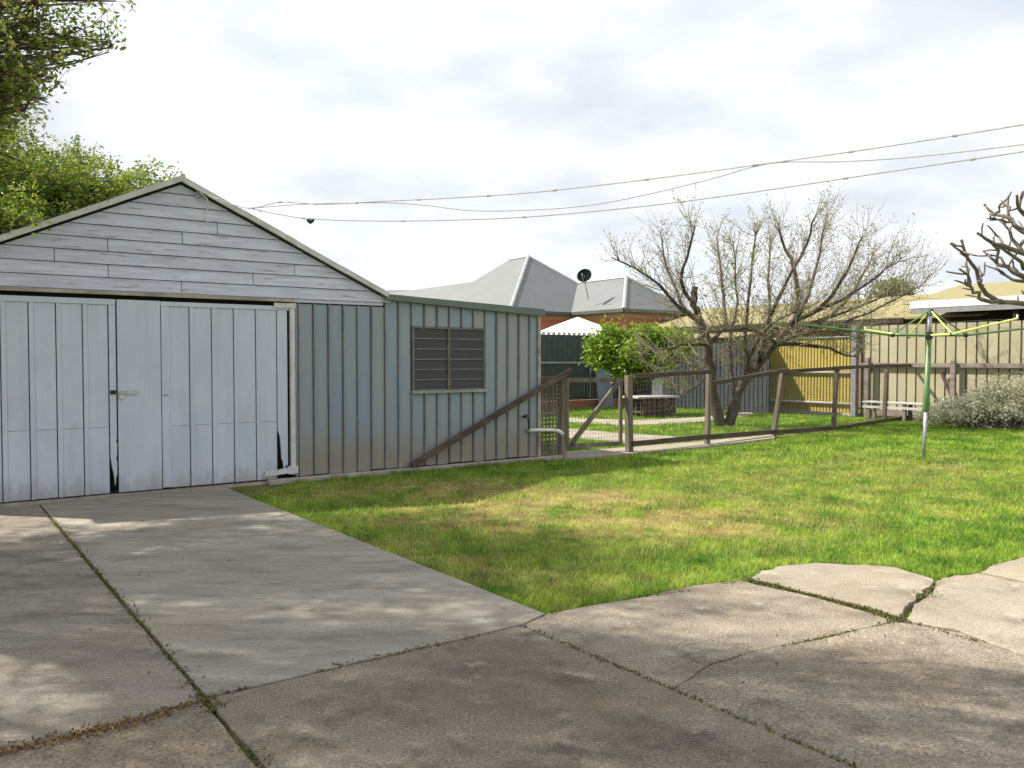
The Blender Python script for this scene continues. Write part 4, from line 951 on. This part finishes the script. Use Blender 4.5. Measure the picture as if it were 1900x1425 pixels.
    # snap greener leaves on to the nearest twig so that none hang in the air
    T = np.array([tuple(v_) for v_ in tw.v]); G2 = []
    for g in G_:
        dd2 = ((T - np.array(g)) ** 2).sum(1); i = np.argmin(dd2)
        if dd2[i] < .04: G2.append(T[i] + nr.normal(0, .025, 3))
    leafobj('green_leaves', np.array(G2), .065, M['leafB'], t, up=.5, aspect=.45)
    return t
fruit_tree()
# --- leafy trees: limbs to given crown lobes, sprigs of leaves on fine twigs
def leafy(name, label, base, trunk_top, tr, lobes, leaf, lmat, nleaf, seed, bark='bark', twigL=.5, keep=None, sprig=9, aspect=.45, subs=26):
    r = random.Random(seed); base = Vector(base); t = thing(name, label, 'tree', base)
    mb = MB(); tt = Vector(trunk_top); limb(mb, [base - Vector((0, 0, .15)), base.lerp(tt, .5) + rv(r) * .08, tt], tr, tr * .7, 9, 3, .02, r)
    tw = MB(); tips = []
    for (c, rad, k) in lobes:
        c = Vector(c); mid = tt.lerp(c, .5) + rv(r) * .12 + Vector((0, 0, .1))
        P_ = limb(mb, [tt - Vector((0, 0, .1)), mid, c], tr * (.5 if k > .55 else .26), .012 if k > .55 else .006, 6, 3, .03, r)
        for _ in range(int(subs * k)):
            d = rv(r).normalized(); e = c + Vector((d.x * rad[0], d.y * rad[1], d.z * rad[2])) * r.uniform(.35, 1.0) ** .6
            s0 = P_[r.randint(len(P_) // 2, len(P_) - 1)]
            if keep and not keep(e): continue
            Q = limb(tw, [s0, s0.lerp(e, .5) + rv(r) * .08 * (e - s0).length + Vector((0, 0, .05)), e], .016, .004, 4, 2, .015, r)
            for _k in range(6 if k > .55 else 4):
                q = Q[r.randint(1, len(Q) - 1)]; dd_ = ((e - s0).normalized() * .7 + rv(r) * .7).normalized(); ll_ = twigL * r.uniform(.5, 1.2)
                if keep and not keep(q + dd_ * ll_): continue
                Q2 = shoot(tw, q, dd_, ll_, .004, r, 3, .25, .05, 3)
                for x in range(3): tips += [Q2[x].lerp(Q2[x + 1], r.random()) for _z in range(2)]
    if keep: tips = [p for p in tips if keep(p)]
    C = []
    per = max(1, nleaf // max(1, len(tips)))
    for p in tips:
        for _ in range(per): C.append(p + rv(r) * leaf * .8)
    mb.build('trunk', M[bark], t, True, smooth=True); tw.build('twigs', M[bark], t, True, recalc=False)
    leafobj('crown', np.array(C), leaf, M[lmat], t, up=.15, aspect=aspect)
    return t
def keepA(p):
    q = proj(p)
    if q is None or q[1] < -15: return True
    px, py = q
    lim = 70 + 170 * math.exp(-((py - 60) / 75.0) ** 2) + 40 * mnoise.noise(Vector((py * .02, 1, 1)))
    if py > 215: lim = 60 - (py - 215) * .8
    if -15 <= py < 14: lim = 275
    return px < lim
lobesA = [((-6.6, 5.6, 6.4), (1.7, 1.4, 1.2), 1.3), ((-8.4, 6.2, 6.2), (1.7, 1.5, 1.3), 1.3), ((-7.3, 5.0, 7.6), (1.9, 1.5, 1.2), 1.3), ((-9.2, 5.0, 5.2), (1.4, 1.4, 1.2), .9),
          ((-5.5, 5.5, 6.6), (1.0, .8, .8), .4), ((-5.7, 6.7, 7.2), (.9, .8, .8), .3), ((-3.5, 4.5, 5.7), (.6, .3, .35), .38), ((-2.7, 4.8, 5.6), (.6, .22, .3), .28), ((-4.2, 5.1, 5.8), (.7, .4, .4), .7), ((-2.3, 4.2, 5.3), (.5, .25, .3), .28), ((-3.1, 3.9, 5.2), (.6, .3, .3), .38), ((-4.5, 4.4, 6.1), (.7, .5, .4), .8), ((-1.7, 3.7, 5.0), (.5, .25, .3), .4), ((-2.0, 4.75, 5.5), (.4, .15, .2), .25), ((-4.2, 3.7, 5.8), (.8, .5, .4), .9), (D(40, 60, 7.0), (.5, .5, .4), .2), (D(110, 75, 7.2), (.4, .4, .26), .25), (D(20, 150, 6.8), (.4, .5, .2), .2), (D(165, 78, 7.4), (.3, .3, .14), .2), (D(205, 88, 7.4), (.16, .2, .08), .15), (D(30, 5, 7.0), (.6, .5, .2), .2), (D(45, 205, 7.0), (.32, .4, .25), .2), (D(15, 190, 6.7), (.3, .3, .3), .2), (D(75, 175, 7.1), (.25, .3, .2), .25), (D(60, 40, 7.3), (.4, .4, .3), .2), (D(95, 120, 6.9), (.33, .4, .25), .2), (D(215, 2, 7.2), (.35, .3, .08), .12), (D(-90, 160, 7.0), (.4, .4, .5), .25), (D(-120, 60, 7.0), (.6, .6, .5), .3), ((-7.4, 6.6, 4.6), (1.2, .9, .9), 1.0), ((-6.4, 4.4, 6.1), (1.4, 1.0, 1.0), .9), ((-8.2, 4.0, 6.0), (1.2, .8, .8), .9), ((-9.6, 5.9, 6.6), (1.2, 1.0, .8), 1.2), ((-10.5, 5.0, 6.8), (1.2, 1.0, .8), 1.0), ((-8.9, 6.9, 6.2), (1.0, .8, .8), .9), ((-9.4, 3.7, 6.4), (1.2, .9, .8), .9), ((-5.7, 3.5, 6.0), (.9, .5, .5), .5), ((-7.0, 3.2, 6.0), (1.0, .6, .6), .6), ((-9.2, 8.2, 6.8), (1.6, 1.3, 1.2), 1.6), ((-7.6, 8.4, 7.2), (1.5, 1.2, 1.1), 1.6), ((-8.3, 8.9, 6.6), (1.1, .8, .8), .9), ((-7.0, 9.0, 6.8), (1.0, .8, .7), .9), ((-6.5, 6.7, 6.8), (1.0, .8, .8), .9), ((-7.6, 6.8, 6.9), (1.0, .8, .8), .8), ((-6.3, 8.0, 6.9), (1.2, 1.0, .9), .9), ((-10.6, 6.6, 6.6), (1.5, 1.5, 1.2), 1.0), ((-6.2, 7.6, 4.6), (.8, .8, .9), .9), ((-8.6, 7.2, 5.0), (1.4, 1.2, 1.0), .9)]
leafy('overhanging_tree', 'dark leafy tree reaching into the sky above the garage, top left', (-7.6, 5.6, 0), (-7.4, 5.7, 2.9), .20, lobesA, .056, 'leafA', 150000, 3, keep=keepA, subs=40, twigL=.45)
def keepB(p):
    q = p - UN(0, WN); s = q.dot(U); d = -q.dot(N)
    if -.3 < s < 5 and -.15 < d < 6 and p.z < rake(s) + .06: return False
    if s < -.3 and d < -.4: return False
    if -.3 < s < 5 and d < .15 and (p.z > rake(s) + .07 or p.z < rake(s) - .10): return False
    pq = proj(p)
    if pq and pq[0] > 330 - max(0, 300 - pq[1]) * 1.5 + 25 * mnoise.noise(Vector((pq[1] * .03, 2, 2))): return False
    return True
lobesB = [((-7.3, 11.2, 3.9), (1.4, 1.4, 1.0), 1.3), ((-6.0, 11.6, 3.6), (1.1, 1.3, .75), 1.2), ((-5.3, 12.0, 3.55), (.8, 1.0, .5), .9), ((-8.2, 10.3, 3.9), (1.4, 1.2, 1.2), 1.1), ((-6.5, 9.8, 3.2), (1.0, .9, .6), 1.3), ((-5.7, 9.4, 2.9), (.7, .7, .35), 1.0), ((-5.35, 8.9, 2.85), (.5, .5, .22), .8), ((-7.9, 11.8, 4.7), (1.1, 1.0, .6), .7), ((-6.7, 10.4, 4.2), (1.0, 1.0, .6), 1.0), ((-6.2, 9.0, 2.9), (.6, .6, .35), .9), ((-9.4, 9.4, 5.2), (1.5, 1.2, 1.2), 1.0), ((-5.6, 10.6, 3.4), (.9, 1.0, .5), 1.1), ((-5.0, 11.4, 3.7), (.6, .8, .4), .8), ((-8.0, 12.4, 4.4), (1.3, 1.2, .9), 1.0), (UN(.95, WN + .2, 2.93), (.25, .05, .05), .08)]
leafy('lime_green_tree', 'bright lime green bushy tree behind the garage, drooping over its roof edge', (-8.9, 10.2, 0), (-8.3, 10.4, 2.4), .13, lobesB, .056, 'leafB', 125000, 5, keep=keepB, subs=40, twigL=.42)
cz = G(1190, 768); Yc = cz.y
def DC(px, py, dy=0): return D(px, py, Yc + dy)
lobesC = [(DC(1112, 645), (.42, .5, .42), 1.3), (DC(1108, 670), (.25, .4, .2), .6), (DC(1265, 640, -.2), (.4, .4, .35), .9), (DC(1230, 665, -.3), (.4, .4, .3), .7), (DC(1138, 622, .2), (.38, .4, .4), 1.0), (DC(1165, 660, -.3), (.45, .5, .5), 1.2), (DC(1150, 690, -.2), (.35, .4, .25), .8), (DC(1195, 625), (.5, .5, .3), 1.1), (DC(1235, 630, .2), (.5, .5, .32), 1.0), (DC(1190, 680), (.4, .4, .45), .8), (DC(1262, 632, .2), (.3, .4, .25), .5)]
leafy('citrus_tree', 'glossy bright green small tree beside the garden table', cz, (cz.x, cz.y, .8), .06, lobesC, .125, 'leafC', 14000, 9, subs=24, twigL=.18, aspect=.5)
# --- pruned bare tree at the right edge
def bare_tree():
    r = random.Random(5); Y0 = 14.0; bx = D(2090, 700, Y0); t = thing('bare_pruned_tree', 'gnarled pruned tree with leafless brown branches at the right edge', 'tree', (bx.x, Y0, 0))
    mb = MB(); J0 = D(2080, 585, Y0)
    limb(mb, [(bx.x, Y0, -.1), (bx.x + .05, Y0 + .05, 1.0), J0], .16, .12, 9, 3, .02, r)
    def Z(x, y): return (1500 + x * .2105, 340 + y * .2105)
    br_ = [([(2080, 585), (1960, 590), Z(1900, 1060), Z(1690, 1035), Z(1520, 900), Z(1470, 760), Z(1400, 640), Z(1350, 500)], .055, .020, (0, -.6)),
           ([Z(1700, 1040), Z(1520, 1030), Z(1500, 970), Z(1430, 920), Z(1440, 860), Z(1400, 790), Z(1330, 755)], .038, .016, (-.3, -.5)),
           ([Z(1400, 640), Z(1340, 610), Z(1280, 550)], .024, .014, (-.5, -.7)), ([Z(1430, 920), Z(1410, 890), Z(1380, 850)], .022, .013, (-.4, -.5)),
           ([Z(1490, 870), Z(1520, 850), Z(1550, 800)], .022, .013, (-.4, -.3)), ([Z(1400, 800), Z(1400, 750), Z(1385, 700)], .02, .012, (-.4, -.2)),
           ([(2080, 580), (1980, 530), Z(1900, 820), Z(1740, 740), Z(1650, 690), Z(1570, 620)], .06, .018, (0, .4)),
           ([(2080, 580), (1970, 500), Z(1900, 610), Z(1700, 560), Z(1580, 500), Z(1490, 440)], .06, .018, (0, -.4)),
           ([(2075, 570), (1960, 460), Z(1900, 420), Z(1780, 320), Z(1640, 280), Z(1550, 185)], .06, .018, (0, .7)),
           ([Z(1780, 330), Z(1750, 210), Z(1765, 110)], .028, .016, (.5, .6)), ([(2070, 560), (1960, 440), Z(1900, 280), Z(1850, 190), Z(1838, 110)], .05, .018, (0, -.8)),
           ([Z(1900, 865), Z(1780, 850), Z(1700, 800), Z(1640, 760)], .03, .012, (.1, .2)), ([Z(1660, 690), Z(1680, 600), Z(1620, 540)], .028, .014, (.3, .1)),
           ([Z(1740, 740), Z(1700, 660), Z(1600, 630)], .026, .013, (.3, .4)), ([Z(1700, 560), Z(1690, 480), Z(1640, 450)], .026, .013, (-.2, 0)),
           ([Z(1640, 280), Z(1680, 240), Z(1690, 190)], .022, .012, (.4, .3)), ([Z(1800, 340), Z(1700, 330), Z(1600, 325)], .024, .012, (.4, .2)), ([Z(1900, 620), Z(1800, 480), Z(1750, 380), Z(1710, 280)], .034, .014, (0, .4)),
           ([Z(1900, 500), Z(1830, 620), Z(1790, 680)], .03, .016, (.1, .3)), ([Z(1900, 760), Z(1800, 640), Z(1700, 590), Z(1640, 560)], .034, .014, (0, -.3)), ([Z(1860, 210), Z(1800, 230), Z(1780, 210)], .02, .012, (-.5, -.4)),
           ([(2080, 575), (2150, 480), (2170, 380)], .06, .02, (0, .5)), ([(2080, 575), (2080, 460), (2040, 340)], .06, .02, (0, -.9)), ([(2080, 575), (2110, 470), (2080, 360)], .06, .02, (0, 1.3))]
    for pts, a, c, dy in br_:
        m = len(pts); a *= 1.05; c *= 1.0; P_ = limb(mb, [D(p[0], p[1], Y0 + dy[0] + (dy[1] - dy[0]) * i / (m - 1)) for i, p in enumerate(pts)], a, c, 7, 2, .016, r)
        for _k in range(max(2, len(P_) // 3)):
            i = r.randint(2, len(P_) - 2); d = (P_[i + 1] - P_[i]).normalized() + rv(r) * .7 + Vector((-.2, 0, .35)); e = P_[i] + d.normalized() * r.uniform(.12, .32)
            if _k < 6: limb(mb, [P_[i], P_[i].lerp(e, .5) + rv(r) * .02, e], .018, .012, 6, 2, .006, r)
        mb.tube([P_[-1] - (P_[-1] - P_[-2]) * .2, P_[-1]], [c * 1.25, c * 1.35], 6)
    mb.build('trunk', M['barkpale'], t, True, smooth=True)
bare_tree()
# --- silver shrub
sc_ = G(1835, 792); sb = thing('silver_shrub', 'sprawling silvery green shrub below the tan fence', 'shrub', sc_)
r = random.Random(4); mb = MB(); C = []
for _ in range(520):
    a = r.uniform(0, 2 * math.pi); rad = math.sqrt(r.random()); e = sc_ + Vector((math.cos(a) * rad * 1.95 + .45, math.sin(a) * rad * 1.15 + .2, 0))
    h = (1.1 - .8 * rad ** 2) * (1 + .35 * mnoise.noise(Vector((e.x * 1.3, e.y * 1.3, 1)))) * r.uniform(.35, 1.0)
    if e.x < sc_.x - .6: h *= .75
    e.z = max(.05, h)
    P_ = limb(mb, [sc_ + Vector((r.gauss(.3, .35), r.gauss(0, .25), -.03)), sc_.lerp(e, .6) + Vector((0, 0, .18)), e], .010, .003, 4, 2, .02, r)
    for k in range(44):
        q = P_[r.randint(2, len(P_) - 1)]; C.append(q + rv(r) * .055)
mb.build('stems', M['twig'], sb, True, recalc=False)
leafobj('foliage', np.array(C), .055, M['shrub'], sb, up=.5, aspect=.42)
# --- trees far behind
def far_tree(px, py, Y, rx, rz, seed, label):
    c = D(px, py, Y); r = random.Random(seed); b_ = Vector((c.x, c.y, 0)); t = thing('far_tree', label, 'tree', b_)
    mb = MB(); limb(mb, [b_, b_.lerp(c, .6), c], .16, .06, 7, 3, .05, r); C = []
    for _ in range(70):
        d = rv(r).normalized(); e = c + Vector((d.x * rx, d.y * rx, d.z * rz)) * r.random() ** .4
        limb(mb, [c - Vector((0, 0, rz * .6)), e], .03, .008, 4, 2, .03, r)
        for k in range(40): C.append(e + rv(r) * .28)
    mb.build('trunk', M['bark'], t, True); leafobj('crown', np.array(C), .16, M['farleaf'], t, aspect=.5)
far_tree(1655, 548, 40, .9, .45, 2, 'small green tree top just above the tan roof')


# ------------------------------------------------------------------ overhead cables
M['cable'] = surf('pale_cable', (.62, .58, .56), (.42, .38, .36), 30, rough=.7, mode='w', bstr=0)
P0 = local(2.68, -.18, 3.40); P1 = Vector((.617 * 6.4, 6.4, 0))
def cpt(px, py):
    a = ray(px, py); k = a.x / a.y
    t_ = (k * P0.y - P0.x) / ((P1.x - P0.x) - k * (P1.y - P0.y)); Y = P0.y + t_ * (P1.y - P0.y)
    return D(px, py, Y)
def cable(name, label, pix, rad, first=None, knots=0):
    pts = [cpt(*p) for p in pix]
    if first: pts = first + pts
    base = pts[0].copy(); mb = MB()
    P_ = limb(mb, [p - base for p in pts], rad, rad, 5, 6, .0, rng)
    if knots:
        for i in range(2, len(P_), knots):
            d = (P_[min(i + 1, len(P_) - 1)] - P_[i - 1]).normalized() * .02; mb.tube([P_[i] - d, P_[i] + d], rad * 1.9, 5)
    o = mb.build(name, M['cable']); o.location = base
    return tag(o, label, 'cable', 'service cables over the yard')
P460 = cpt(458, 386)
cable('overhead_cable', 'uppermost overhead cable with lashings from gable to right edge', [(458, 386), (520, 375), (600, 379), (700, 374), (860, 366), (1000, 356), (1200, 333), (1440, 301), (1650, 271), (1900, 231), (2150, 190)], .0055, [P0], 5)
cable('overhead_cable', 'middle overhead cable sagging below and then crossing the upper one', [(462, 387), (560, 379), (700, 376), (780, 380), (880, 391), (1000, 389), (1100, 380), (1200, 361), (1320, 332), (1430, 303), (1560, 300), (1700, 291), (1900, 268), (2150, 235)], .0045)
cable('overhead_cable', 'lowest overhead cable carrying a small insulator near the garage', [(470, 388), (520, 398), (576, 406), (700, 410), (850, 408), (1000, 401), (1200, 382), (1400, 356), (1600, 326), (1760, 302), (1900, 281), (2150, 240)], .0055, None, 9)
ip = cpt(576, 408); io = thing('cable_insulator', 'small dark insulator hanging on the lowest overhead cable', 'insulator', ip)
MB().tube([(-.042, 0, .012), (-.02, 0, -.008), (0, 0, -.024), (.02, 0, -.008), (.042, 0, .012)], [.012, .02, .024, .02, .012], 8).build('insulator_body', M['black'], io, smooth=True)
MB().tube([(0, 0, -.02), (0, 0, .02)], .007, 6).build('clip', M['galv'], io)
